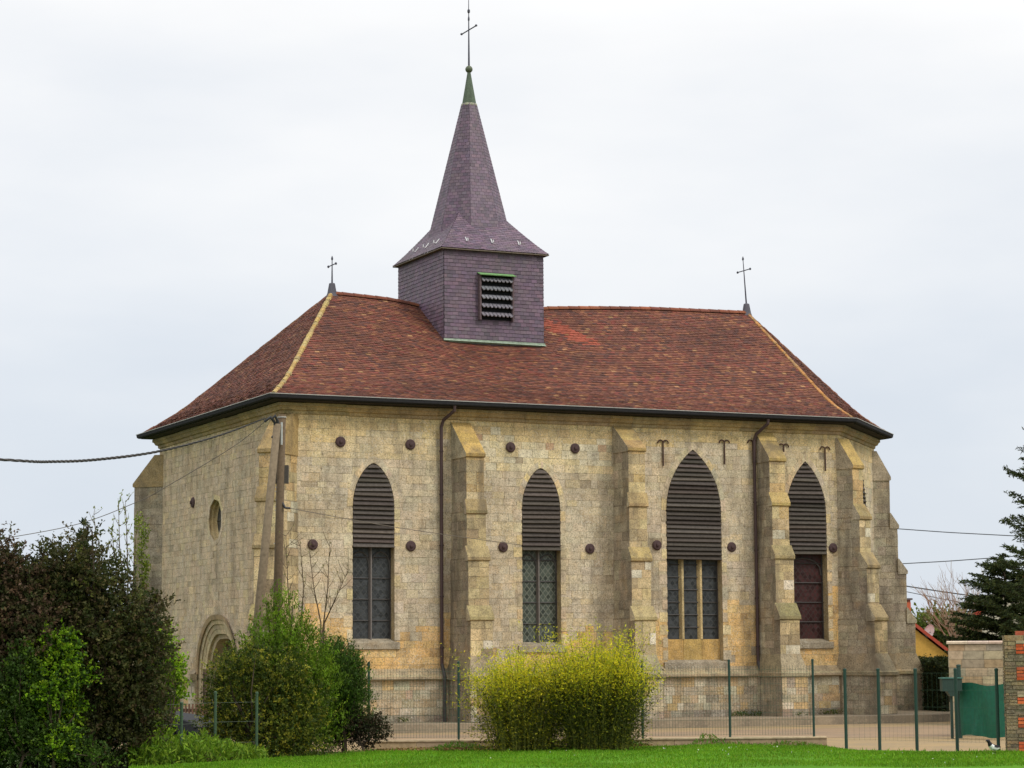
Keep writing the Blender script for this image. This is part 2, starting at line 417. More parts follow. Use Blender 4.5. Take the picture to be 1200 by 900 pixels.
def plinth_col(u, z):
    r_ = random.random(); c = lerp((.48, .385, .235), (.39, .33, .235), random.random())
    if r_ < .22: c = lerp(c, PALE, random.uniform(.3, .8))
    elif r_ < .42: c = lerp(c, OCHRE, .55)
    elif r_ < .55: c = lerp(c, REDDISH, .5)
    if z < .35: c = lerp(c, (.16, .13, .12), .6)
    return jit(c, .12, .04)
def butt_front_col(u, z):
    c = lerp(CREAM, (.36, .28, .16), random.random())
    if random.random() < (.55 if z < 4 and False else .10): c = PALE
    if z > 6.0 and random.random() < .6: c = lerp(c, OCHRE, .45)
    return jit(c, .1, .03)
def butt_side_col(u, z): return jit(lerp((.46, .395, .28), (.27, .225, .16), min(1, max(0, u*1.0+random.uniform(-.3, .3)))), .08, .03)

def facing(mb, O, U, Nn, z0, z1, spanfn, colfn, hmin=.15, hmax=.25, wmin=.2, wmax=.5, gap=.0032, proud=.0085):
    """coursed stones over a wall plane: O + U*u + z; every stone is its own slab, pointing recessed between"""
    O = Vector(O); U = Vector(U); Nn = Vector(Nn); z = z0
    while z < z1-.05:
        zt = min(z1, z+random.uniform(hmin, hmax))
        if z1-zt < .1: zt = z1
        for (b0, t0, b1, t1) in spanfn(z+gap, zt-gap):
            lo = min(b0, t0); hi = max(b1, t1)
            if hi-lo < .05: continue
            cuts = [lo]; u = lo+random.uniform(wmin*.5, wmax*.8)
            while u < hi-.14: cuts.append(u); u += random.uniform(wmin, wmax)
            cuts.append(hi)
            for a, c_ in zip(cuts[:-1], cuts[1:]):
                ab = max(a+gap, b0) if a > lo else b0; at2 = max(a+gap, t0) if a > lo else t0
                cb = min(c_-gap, b1) if c_ < hi else b1; ct = min(c_-gap, t1) if c_ < hi else t1
                if (cb-ab < .015 and ct-at2 < .015) or random.random() < .007: continue
                ab, at2 = (ab if cb > ab else cb), (at2 if ct > at2 else ct)
                pr = proud+random.uniform(-.005, .006); dz = random.uniform(-.003, .003)
                col = colfn((a+c_)/2, (z+zt)/2)
                f_ = [O+U*u_+Nn*pr+Vector((0, 0, zz)) for u_, zz in ((ab, z+gap+dz), (cb, z+gap+dz), (ct, zt-gap+dz), (at2, zt-gap+dz))]
                k_ = [p-Nn*(pr+.006) for p in f_]
                mb.face(f_, col)
                for i in range(4):
                    j = (i+1) % 4; mb.face([f_[j], f_[i], k_[i], k_[j]], tuple(v*.9 for v in col))
        z = zt

class Opening:
    def __init__(s, uc, hw, sill, spring, apex, rnd=0.0):
        s.rnd = rnd
        s.uc, s.hw, s.sill, s.spring, s.apex = uc, hw, sill, spring, apex; h_ = apex-spring
        s.R = (hw*hw+h_*h_)/(2*hw)
    def half(s, z, grow=0.0):
        """half width at height z"""
        if z < s.sill-grow or z > s.apex+grow*1.3: return 0
        if z <= s.spring: return s.hw+grow
        r2 = (s.R+grow)**2-(z-s.spring)**2
        a = max(0, math.sqrt(max(r2, 0))-(s.R-s.hw))
        if s.rnd:
            e2 = 1-((z-s.spring)/(s.apex-s.spring+grow*1.15))**2; a = a*(1-s.rnd)+s.rnd*(s.hw+grow)*math.sqrt(max(e2, 0))
        return a
    def outline(s, n_=10, grow=0.0):
        pts = [(s.uc-s.hw-grow, s.sill), (s.uc+s.hw+grow, s.sill)]
        top = s.spring+math.sqrt(max((s.R+grow)**2-(s.R-s.hw)**2, 0)) if not s.rnd else s.apex+grow*1.15
        zs = [s.spring+(top-s.spring)*math.sin(math.pi/2*k/n_) for k in range(n_+1)]
        rt = [(s.uc+s.half(z, grow) if k < n_ else s.uc, z) for k, z in enumerate(zs)]
        lf = [(2*s.uc-a, z) for a, z in rt[:-1]][::-1]
        return pts[:1]+pts[1:]+rt+lf
class Oculus:
    def __init__(s, uc, zc, r_): s.uc, s.zc, s.r = uc, zc, r_
    def half(s, z, grow=0.0):
        r2 = (s.r+grow)**2-(z-s.zc)**2; return math.sqrt(r2) if r2 > 0 else 0
    def outline(s, n_=28, grow=0.0):
        return [(s.uc+(s.r+grow)*math.cos(2*math.pi*k/n_), s.zc+(s.r+grow)*math.sin(2*math.pi*k/n_)) for k in range(n_)]
def spans_with(ops, u0, u1, grow=.0):
    def fn(za, zb):
        out_ = []; cur = (u0, u0)
        for o_ in sorted(ops, key=lambda o_: o_.uc):
            ha, hb = o_.half(za, grow), o_.half(zb, grow)
            if ha == 0 and hb == 0: continue
            if isinstance(o_, Opening) and za < o_.sill < zb: ha = hb = o_.hw+grow
            out_.append((cur[0], cur[1], o_.uc-ha, o_.uc-hb)); cur = (o_.uc+ha, o_.uc+hb)
        out_.append((cur[0], cur[1], u1, u1)); return out_
    return fn
def wall_plane(O, U, Nn, u0, u1, z0, z1, ops, colfn, parent, name='wall', mat=None, reveal=.34, **kw):
    O = Vector(O); U = Vector(U); Nn = Vector(Nn); mb = MB()
    outer = [(u0, z0), (u1, z0), (u1, z1), (u0, z1)]
    loops = [outer]+[o_.outline() for o_ in ops]
    flat = [p for l in loops for p in l]
    for t in tessellate_polygon([[Vector((a, b, 0)) for a, b in l] for l in loops]):
        pts = [O+U*flat[i][0]+Vector((0, 0, flat[i][1])) for i in t]
        if (pts[1]-pts[0]).cross(pts[2]-pts[0]).dot(Nn) < 0: pts = pts[::-1]
        mb.face(pts, (.38, .305, .20))
    for o_ in ops:
        ol = o_.outline()
        for i in range(len(ol)):
            a, b = ol[i], ol[(i+1) % len(ol)]
            pa, pb = O+U*a[0]+Vector((0, 0, a[1])), O+U*b[0]+Vector((0, 0, b[1]))
            mb.face([pa, pb, pb-Nn*reveal, pa-Nn*reveal], jit((.46, .36, .19), .12))
    facing(mb, O, U, Nn, z0, z1, spans_with(ops, u0, u1, .02), colfn, **kw)
    return mb.build(name, mat or STONE, parent)
def surround(O, U, Nn, o_, parent, name='window_surround', wd=.16, proud=.017, cols=(CREAM, GREY, GREY, GREY2), jamb=True):
    mb = MB(); O = Vector(O); U = Vector(U); Nn = Vector(Nn)
    inner = o_.outline(9); outer_ = o_.outline(9, wd)
    idx = list(range(1, len(inner)))+[0] if isinstance(o_, Opening) else list(range(len(inner)))+[0]
    def P(a, d): return O+U*a[0]+Vector((0, 0, a[1]))+Nn*d
    def stone(a, b, c_, d):
        col = jit(lerp(random.choice(cols), random.choice(cols), random.random()), .1)
        f_ = [P(p, proud+random.uniform(-.004, .004)) for p in (a, b, c_, d)]; k_ = [P(p, -.01) for p in (a, b, c_, d)]
        mb.face(f_, col)
        for i in range(4): mb.face([f_[(i+1) % 4], f_[i], k_[i], k_[(i+1) % 4]], col)
    for i, j in zip(idx[:-1], idx[1:]):
        a, b, c_, d = inner[i], inner[j], outer_[j], outer_[i]
        if isinstance(o_, Opening) and abs(a[1]-b[1]) > .9:
            if not jamb: continue
            n_ = max(1, int(abs(a[1]-b[1])/.34))
            for k in range(n_):
                f0, f1 = k/n_, (k+1)/n_; ex = random.choice((0, .0, .1)); sg = 1 if d[0] > a[0] else -1
                L2 = lambda p, r2, t_: (p[0]+(r2[0]-p[0])*t_, p[1]+(r2[1]-p[1])*t_)
                o0, o1 = L2(d, c_, f0+.01), L2(d, c_, f1-.01)
                stone(L2(a, b, f0+.01), L2(a, b, f1-.01), (o1[0]+ex*sg, o1[1]), (o0[0]+ex*sg, o0[1]))
        else: stone(a, b, c_, d)
    return mb.build(name, STONE_CLEAN, parent)

SO, SU, SN = (0,0,0), (1,0,0), (0,-1,0)
WO, WU, WN = (0,0,0), (0,1,0), (-1,0,0)
w1 = Opening(2.59, .61, 2.40, 6.05, 7.25, .5); w2 = Opening(7.65, .60, 2.29, 6.08, 7.25, .5)
w3 = Opening(12.56, .91, 1.80, 6.15, 7.93); w4 = Opening(16.38, .69, 2.36, 6.18, 7.70)
ocu = Oculus(5.9, 5.97, .62)
portal = Opening(6.0, 1.42, 0.0, 1.55, 3.12)
ZP, ZT = 1.40, 8.84
wall_plane(SO, SU, SN, 0, L, ZP, ZT, [w1, w2, w3, w4], south_col, church)
wall_plane(WO, WU, WN, 0, W, ZP, ZT, [ocu, Opening(5.6, 1.8, 1.401, 1.52, 3.10)], west_col, church, reveal=.55)
ex = Vector((L+q-L, q, 0)).normalized()
AO = Vector((L, 0, 0)); AU = ex; AN = Vector((ex.y, -ex.x, 0))
w5 = Opening(S_/2+.35, .80, 2.36, 6.18, 7.70)
wall_plane(AO, AU, AN, 0, S_, ZP, ZT, [w5], south_col, church)
BO = Vector((L+q, q, 0)); wall_plane(BO, (0,1,0), (1,0,0), 0, W-2*q, ZP, ZT, [], west_col, church)
CO = Vector((L+q, W-q, 0)); CU = Vector((-1, 1, 0)).normalized(); wall_plane(CO, CU, Vector((1, 1, 0)).normalized(), 0, S_, ZP, ZT, [], west_col, church)
wall_plane((L, W, 0), (-1,0,0), (0,1,0), 0, L, ZP, ZT, [], west_col, church)
# plinth, string course, cornice
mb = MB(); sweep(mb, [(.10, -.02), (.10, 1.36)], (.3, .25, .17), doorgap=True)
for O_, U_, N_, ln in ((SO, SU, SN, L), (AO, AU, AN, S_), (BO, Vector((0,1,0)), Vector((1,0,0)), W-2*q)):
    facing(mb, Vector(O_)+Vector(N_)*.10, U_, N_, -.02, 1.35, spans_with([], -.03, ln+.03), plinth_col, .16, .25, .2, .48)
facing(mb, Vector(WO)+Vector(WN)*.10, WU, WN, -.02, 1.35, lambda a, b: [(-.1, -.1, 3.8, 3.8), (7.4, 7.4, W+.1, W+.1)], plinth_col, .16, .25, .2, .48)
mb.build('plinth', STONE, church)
mb = MB(); sweep(mb, [(.08, 1.345), (.21, 1.35), (.25, 1.38), (.245, 1.44), (.15, 1.50), (.012, 1.66)], (.36, .29, .18), .1, doorgap=True); 
for y0 in (7.37, 3.70): mb.abox((-.262, y0, 1.34), (.0, y0+.13, 1.53), (.36, .29, .18)); mb.abox((-.118, y0+.01, -.02), (.0, y0+.12, 1.338), (.40, .32, .2))
mb.build('string_course', STONE_DARK, church)
mb = MB()
prof = [(-.01, 8.50), (.05, 8.52), (.06, 8.60), (.12, 8.62), (.16, 8.70), (.20, 8.72), (.20, 8.80), (-.01, 8.82)]
for k in range(len(WALL)):
    p0 = [Vector((*offset(d)[k], z)) for d, z in prof]; p1 = [Vector((*offset(d)[(k+1) % len(WALL)], z)) for d, z in prof]
    ln = (p1[0]-p0[0]).length; n_ = max(2, int(ln/.85)); cut = [0]+sorted([(i+random.uniform(-.2, .2))/n_ for i in range(1, n_)])+[1]
    for t0, t1 in zip(cut[:-1], cut[1:]):
        col = jit(lerp((.46, .33, .15), (.33, .25, .14), random.random()), .1); dd = Vector((0, 0, random.uniform(-.008, .008)))
        for i in range(len(prof)-1):
            mb.face([p0[i].lerp(p1[i], t0+.004/ln)+dd, p0[i].lerp(p1[i], t1-.004/ln)+dd, p0[i+1].lerp(p1[i+1], t1-.004/ln)+dd, p0[i+1].lerp(p1[i+1], t0+.004/ln)+dd], col)
mb.build('cornice', STONE_CLEAN, church)

# buttresses
def buttress(base, out_, stages, ztop, hw0=.26, foot=True, dark_side=True, plinth=True, dull=False):
    front_col = (lambda u, z: jit(lerp((.36, .30, .21), (.28, .235, .17), random.random()), .1, .03)) if dull else butt_front_col
    """stages: (tip height, projection) from the top down"""
    base = Vector((base[0], base[1], 0)); o = Vector((out_[0], out_[1], 0)).normalized(); t = Vector((-o.y, o.x, 0))
    body = MB(); capl = []
    def P(u, d, z): return base+t*u+o*d+Vector((0, 0, z))
    zb_prev = ztop; hw = hw0; prev = -.02
    n_ = len(stages); wid = [hw0+.022*i for i in range(n_)]
    bounds = [s_[0] for s_ in stages]+[1.45]
    cst = (.26, .205, .13)
    for i, (tip, pr) in enumerate(stages):
        z_hi = tip; z_lo = bounds[i+1] if i+1 < n_ else 1.45
        hw = wid[i]
        rise = (ztop-tip) if i == 0 else .34 if pr-prev < .2 else .42
        # solid shaft
        z_top_here = tip
        for (a, b, nrm) in (((-hw, pr), (hw, pr), o), ((-hw, -.3), (-hw, pr), -t), ((hw, pr), (hw, -.3), t)):
            body.face([P(a[0], a[1], z_lo-.02), P(b[0], b[1], z_lo-.02), P(b[0], b[1], z_top_here), P(a[0], a[1], z_top_here)], cst)
        # facing stones (front and flanks)
        org = P(-hw, pr, 0); facing(body, org, t, o, z_lo, z_hi-.03, lambda a, b, w_=2*hw: [(0, 0, w_, w_)], front_col, .22, .34, .3, .6)
        lo_d = -.28
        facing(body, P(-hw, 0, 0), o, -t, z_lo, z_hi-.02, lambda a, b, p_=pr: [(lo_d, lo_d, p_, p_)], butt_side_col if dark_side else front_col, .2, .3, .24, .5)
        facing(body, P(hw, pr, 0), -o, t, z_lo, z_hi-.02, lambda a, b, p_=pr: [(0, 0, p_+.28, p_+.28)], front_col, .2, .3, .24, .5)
        # weathering
        c = MB(); hw2 = hw+.035; d0 = prev if i else -.02; zz = tip+rise; dr = pr+.055
        pro = [(d0-.02, zz), (d0+.02, zz), (dr, tip+.03), (dr, tip-.05), (dr-.03, tip-.075), (d0-.02, tip-.075)] if i else [(-.3, zz), (.03, zz), (dr, tip+.03), (dr, tip-.05), (dr-.03, tip-.075), (-.3, tip-.075)]
        ccol = jit(lerp((.47, .31, .10), (.36, .28, .14), min(1, i*.3+random.random()*.6)), .1) if not dull else (.33, .24, .12)
        A_ = [P(-hw2, d, z) for d, z in pro]; B_ = [P(hw2, d, z) for d, z in pro]
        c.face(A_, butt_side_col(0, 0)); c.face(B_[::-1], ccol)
        m_ = len(pro)
        for k in range(m_):
            kk = (k+1) % m_
            if k == 1 and i == 0:
                for s_ in range(3):
                    f0, f1 = s_/3, (s_+1)/3; rr = random.uniform(-.006, .012); up = Vector((0, 0, rr))
                    c.face([A_[k].lerp(A_[kk], f0)+up, B_[k].lerp(B_[kk], f0)+up, B_[k].lerp(B_[kk], f1)+up, A_[k].lerp(A_[kk], f1)+up], jit(ccol, .18))
            else: c.face([A_[k], B_[k], B_[kk], A_[kk]], jit(ccol, .1))
        capl.append(c); prev = pr
    if plinth:
        hw2 = wid[-1]+.10; pr2 = stages[-1][1]+.22; zq = 1.36
        for (a, b) in (((-hw2, pr2), (hw2, pr2)), ((-hw2, -.3), (-hw2, pr2)), ((hw2, pr2), (hw2, -.3))):
            body.face([P(a[0], a[1], -.02), P(b[0], b[1], -.02), P(b[0], b[1], zq), P(a[0], a[1], zq)], cst)
        facing(body, P(-hw2, pr2, 0), t, o, -.02, zq-.02, lambda a, b, w_=2*hw2: [(0, 0, w_, w_)], plinth_col, .18, .26, .25, .5)
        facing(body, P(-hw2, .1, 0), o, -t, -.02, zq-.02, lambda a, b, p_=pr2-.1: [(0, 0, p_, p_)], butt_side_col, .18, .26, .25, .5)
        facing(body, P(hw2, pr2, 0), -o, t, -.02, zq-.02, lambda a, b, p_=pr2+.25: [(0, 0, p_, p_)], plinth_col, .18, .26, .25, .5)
        c = MB(); h3 = hw2+.06; p3 = pr2+.06; hi = wid[-1]+.01; pi_ = stages[-1][1]+.012; zt = 2.0
        ring = lambda hh, pp, z: [P(-hh, -.3, z), P(-hh, pp, z), P(hh, pp, z), P(hh, -.3, z)]
        rs = [ring(hw2-.01, pr2-.01, 1.335), ring(h3, p3, 1.36), ring(h3, p3, 1.46), ring(h3-.04, p3-.05, 1.49), ring(hi, pi_, zt)]
        for ra, rb in zip(rs[:-1], rs[1:]):
            for k in range(3): c.face([ra[k], ra[k+1], rb[k+1], rb[k]], jit((.31, .26, .16), .15))
        capl.append(c)
    bo = body.build('buttress', STONE_DARK if dark_side else STONE, church)
    for c in capl: c.build('weathering', CAPSTONE, bo)
    return bo
buttress((5.18, 0), (0,-1), [(7.48, 1.0), (5.92, 1.06), (4.64, 1.2), (3.02, 1.38)], 8.45)
buttress((10.22, 0), (0,-1), [(7.80, .92), (6.22, .97), (4.68, 1.12), (3.02, 1.32)], 8.55)
buttress((14.97, 0), (0,-1), [(7.66, .72), (6.35, .86), (4.80, 1.02), (3.05, 1.25)], 8.50)
c225 = math.cos(R(22.5)); s225 = math.sin(R(22.5))
for pr, dr, k in (((17.74, .06), (s225, -c225), 0), ((L+q, q), (c225, -s225), .1)):
    buttress(pr, dr, [(7.55, .52-k), (6.02, .74-k), (4.57, .98-k), (3.02, 1.22-k)], 8.42)
buttress((0, 0), (-1,-1), [(7.45, .95), (6.15, 1.03), (4.9, 1.14), (3.05, 1.3)], 8.5)
buttress((0, W), (-1, 1), [(7.38, .74), (2.9, .84)], 8.3, dull=True)

# windows: shutters of louvre boards above, leaded lights below
def arch_boards(O, U, Nn, o_, zlo, parent, pitch=.127):
    mb = MB(); O = Vector(O); U = Vector(U); Nn = Vector(Nn); z = zlo
    P = lambda u, d, zz: O+U*u+Nn*d+Vector((0, 0, zz))
    while z < o_.apex-.04:
        zt = min(z+pitch*1.12, o_.apex-.01); hb = o_.half(z)-.012; ht = o_.half(zt)-.012
        if hb <= .02: break
        ht = max(ht, .02); k = random.uniform(-.012, .012); b_ = jit(lerp((.066, .054, .046), (.10, .084, .072), random.random()), .3)
        dip = random.uniform(-.008, .008)
        o1, o0 = .050+k, -.045
        f_ = [P(o_.uc-hb, o1, z+dip), P(o_.uc+hb, o1, z-dip), P(o_.uc+ht, o0, zt-dip), P(o_.uc-ht, o0, zt+dip)]
        mb.face(f_, b_); g_ = [p-Nn*.022-Vector((0, 0, .016)) for p in f_]
        mb.face(g_[::-1], b_)
        for i in range(4): mb.face([f_[(i+1) % 4], f_[i], g_[i], g_[(i+1) % 4]], tuple(v*1.1 for v in b_))
        z += pitch
    # dark inner backing
    ol = [(a, zz) for a, zz in o_.outline(8) if zz >= o_.spring-.001]
    back = [(o_.uc-o_.hw, zlo), (o_.uc+o_.hw, zlo)]+ol
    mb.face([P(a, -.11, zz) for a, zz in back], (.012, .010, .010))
    return mb.build('louvre_shutter', WOOD, parent)
def glazing(O, U, Nn, o_, z0, z1, parent, lights=2, mat=GLASS, mull=.045, mcol=(.16, .14, .125), mmat=None, bars=4, shift=0.0, dep=.27, head=True):
    O = Vector(O); U = Vector(U); Nn = Vector(Nn); P = lambda u, d, zz: O+U*u+Nn*d+Vector((0, 0, zz))
    a, b = o_.uc-o_.hw, o_.uc+o_.hw; g = MB()
    g.face([P(a, -dep, z0), P(b, -dep, z0), P(b, -dep, z1), P(a, -dep, z1)], (.05,.05,.05), [(a, z0), (b, z0), (b, z1), (a, z1)])
    g.build('leaded_pane', mat, parent)
    m_ = MB(); wv = (b-a)/lights
    for i in range(1, lights):
        u = a+wv*i; m_.prism([P(u-mull, -dep+.005, z0), P(u-mull*.4, -dep+.11, z0), P(u+mull*.4, -dep+.11, z0), P(u+mull, -dep+.005, z0)], (0, 0, z1-z0), jit(mcol, .1))
    if lights > 1: m_.build('mullion', mmat or METAL, parent)
    r_ = MB()
    for k in range(1, bars+1):
        z = z0+(z1-z0)*k/(bars+.55); r_.tube([P(a, -dep+.03, z), P(b, -dep+.03, z)], .016, (.05, .045, .042), 5)
    for u in (a+.02, b-.02): r_.box(P(u, -dep+.016, (z0+z1)/2), U, Nn, (0,0,1), .018, .014, (z1-z0)/2, (.05, .045, .042))
    r_.box(P((a+b)/2, -dep+.02, z0+.02), U, Nn, (0,0,1), (b-a)/2-.04, .017, .016, (.05, .045, .042))
    if head:                       # tracery heads of the lights showing below the shutter
        for i in range(lights):
            c0 = a+wv*(i+.5); hw_ = wv*.46; hh = .55; zz0 = z1-hh-.12; pts = []
            for k in range(9):
                t_ = math.pi*k/8; pts.append(P(c0-hw_*math.cos(t_), -dep+.02, zz0+hh*.92*math.sin(t_)**.8))
            r_.tube(pts, .022, (.08, .075, .07), 5)
    r_.build('glazing_bar', METAL, parent)
def window(O, U, Nn, o_, zsh, sillz=None, **kw):
    s_ = surround(O, U, Nn, o_, church, 'window'); arch_boards(O, U, Nn, o_, zsh, s_)
    glazing(O, U, Nn, o_, sillz or o_.sill, zsh+.05, s_, **kw)
    mb = MB(); O = Vector(O); U = Vector(U); Nn = Vector(Nn); P = lambda u, d, zz: O+U*u+Nn*d+Vector((0, 0, zz))
    zz = o_.sill; pr = [(-.33, zz+.10), (-.02, zz+.01), (.07, zz-.03), (.07, zz-.20), (.02, zz-.22), (-.33, zz-.22)]
    mb.prism([P(o_.uc-o_.hw-.14, d, z) for d, z in pr], U*(2*o_.hw+.28), (.33, .28, .20)); mb.build('sill', STONE, s_)
    return s_
window(SO, SU, SN, w1, 4.96, lights=2, mat=GLASS_DIM, bars=4)
window(SO, SU, SN, w2, 4.94, lights=2, mat=GLASS, bars=4)
s3 = window(SO, SU, SN, w3, 4.74, sillz=2.42, lights=3, mat=GLASS_DIM, mull=.085, mcol=(.52, .40, .20), mmat=STONE_CLEAN, bars=6, head=False)
mb = MB()
for i in range(3):
    a = w3.uc-w3.hw+.005+i*(2*w3.hw-.01)/3; mb.abox((a+.006, .16, 1.84), (a+(2*w3.hw-.01)/3-.006, .30, 2.44), jit((.55, .36, .12), .1))
mb.build('apron_panel', STONE_CLEAN, s3)
window(SO, SU, SN, w4, 4.94, lights=1, mat=GLASS_RED, bars=4)
window(AO, AU, AN, w5, 4.94, lights=1, mat=GLASS_RED, bars=4, head=False)
# oculus in the gable-end wall
os_ = surround(WO, WU, WN, ocu, church, 'round_window', wd=.15, proud=.02)
mb = MB(); n_ = 32
for k in range(n_):
    t0, t1 = 2*math.pi*k/n_, 2*math.pi*(k+1)/n_
    for (r0, d0, r1, d1) in ((.62, .0, .61, .07), (.61, .07, .55, .09), (.55, .09, .54, .17), (.54, .17, .47, .21)):
        f_ = lambda r_, d, t_: (d, ocu.uc+r_*math.cos(t_), ocu.zc+r_*math.sin(t_))
        mb.face([f_(r0, d0, t0), f_(r0, d0, t1), f_(r1, d1, t1), f_(r1, d1, t0)], (.43, .33, .17))
mb.build('moulded_reveal', STONE_CLEAN, os_)
mb = MB(); mb.face([(.22, ocu.uc+.5*math.cos(2*math.pi*k/24), ocu.zc+.5*math.sin(2*math.pi*k/24)) for k in range(24)], (.04,.04,.05), [(math.cos(k), math.sin(k)) for k in range(24)])
mb.build('pane', GLASS_DIM, os_)
mb = MB(); mb.tube([(.20, ocu.uc-.46, ocu.zc), (.20, ocu.uc+.46, ocu.zc)], .018, (.05,.045,.04), 5); mb.tube([(.20, ocu.uc, ocu.zc-.46), (.20, ocu.uc, ocu.zc+.46)], .018, (.05,.045,.04), 5); mb.build('glazing_bar', METAL, os_)
# portal: stepped moulded orders with a plank door
pt = MB()
for k, (g0, d0, d1, col) in enumerate(((.13, .07, -.02, (.34, .24, .13)), (0, .0, .05, (.50, .40, .24)), (-.14, .05, .08, (.48, .38, .23)), (-.28, .08, .18, (.50, .40, .24)), (-.42, .18, .50, (.48, .38, .23)))):
    o2 = Opening(5.6, 1.8+g0-.02, 0, 1.52, 3.10+g0*1.0); o3 = Opening(5.6, 1.8+g0-.16, 0, 1.52, 3.10+(g0-.14)*1.0)
    A_, B_ = o2.outline(12), o3.outline(12); n_ = len(A_); d0 = -d0 if k == 0 else d0
    for i in range(1, n_):
        j = (i+1) % n_
        pa, pb, qa, qb = A_[i], A_[j], B_[i], B_[j]
        f_ = lambda p_, d: Vector((d, p_[0], p_[1]))
        cj = jit(col, .1)
        pt.face([f_(pa, d0), f_(pb, d0), f_(qb, d0+.02), f_(qa, d0+.02)], cj); pt.face([f_(qa, d0+.02), f_(qb, d0+.02), f_(qb, max(d1, d0+.03)), f_(qa, max(d1, d0+.03))], cj)
pm = pt.build('portal', STONE_CLEAN, church)
mb = MB()
for k in range(9):
    y0 = 5.6-1.35+k*2.7/9; top = Opening(5.6, 1.40, 0, 1.52, 2.7); zt = min(2.65, max(1.5, 1.52+math.sqrt(max(.01, top.R**2-(abs(y0+.15-5.6)+top.R-1.40)**2))))
    mb.abox((.50, y0+.006, .02), (.55, y0+2.7/9-.006, zt), jit((.12, .075, .05), .2))
mb.build('door', WOOD, pm)

# iron pattress plates and anchors
def plate(O, Nn, parent, r_=.145):
    mb = MB(); mb.lathe(O, [(r_, 0.0), (r_, .03), (r_*.8, .055), (r_*.35, .062), (r_*.32, .10), (r_*.12, .11)], (.075, .045, .045), 18, Nn); return mb.build('tie_plate', RUST, parent)
for u, z in ((1.62, 7.80), (3.67, 7.79), (.83, 5.0), (3.68, 5.0), (6.71, 7.81), (8.73, 7.84), (6.46, 5.01), (9.17, 5.0), (11.33, 5.13), (13.8, 5.11), (17.28, 5.13)):
    plate((u, -.012, z), (0,-1,0), church)
plate((-.012, 8.03, 6.61), (-1,0,0), church, .16)
def anchor(u, zt, zb):
    mb = MB(); d = -.05
    mb.tube([(u, d, zb), (u, d, zt)], .022, (.075, .04, .03), 6)
    for s_ in (-1, 1):
        pts = []
        for k in range(9):
            t_ = math.pi*k/8*1.05; pts.append((u+s_*(.085-.085*math.cos(t_)), d, zt-.02+.085*math.sin(t_)))
        mb.tube(pts, .020, (.075, .04, .03), 6)
    return mb.build('wall_anchor', RUST, church)
for u, zt, zb in ((11.56, 8.10, 7.42), (13.6, 8.17, 7.52), (14.56, 8.2, 7.6), (15.62, 8.12, 7.95), (17.06, 8.08, 7.42)): anchor(u, zt, zb)

# roof ---------------------------------------------------------------
EO = .45; ZE = 9.0; ZR = 12.90
RA = Vector((3.53, W/2, 0)); RB = Vector((17.92, W/2, 0))
_prof = []
def _hp():
    xs = np.linspace(0, 1, 101); sl = .70+.38*np.clip((xs-.06)/.24, 0, 1)**1.2; h_ = np.concatenate([[0], np.cumsum((sl[1:]+sl[:-1])/2*.01)]); return h_/h_[-1]
HP = _hp()
def hh(s_): return ZE+(ZR-ZE)*float(np.interp(s_, np.linspace(0, 1, 101), HP))
def sag(p, s_):
    r_ = float(np.interp(p.x, [3.53, 5.5, 6.5, 9.6, 10.6, 12.5, 14.3, 17.9], [-.08, -.14, -.27, -.27, -.12, -.03, .05, .12]))
    return r_*s_**1.3-.20*math.exp(-((p.x-8)/2.6)**2)*math.sin(math.pi*min(1, s_/1.3))**2
EV = [Vector((*p, 0)) for p in offset(EO)]
def hipline(i, apex):
    def f_(s_):
        p = EV[i].lerp(apex, s_); p.z = hh(s_); return p
    return f_
TC = [(.175, .064, .040), (.20, .078, .045), (.145, .055, .038), (.235, .10, .05), (.11, .048, .038), (.32, .17, .08), (.185, .054, .038)]
TW = [5, 3, 5, 1.4, 3.2, .22, 2]
def tile_col(p):
    c = random.choices(TC, TW)[0]
    if 9.75 < p.x < 11.35 and p.y < 5.5 and abs((p.x-9.8)-(5.5-p.y)*.72) < .36+random.uniform(-.12, .12) and p.z > 11.35 and random.random() < .8: c = (.30, .075, .044)
    return jit(c, .14, .05)
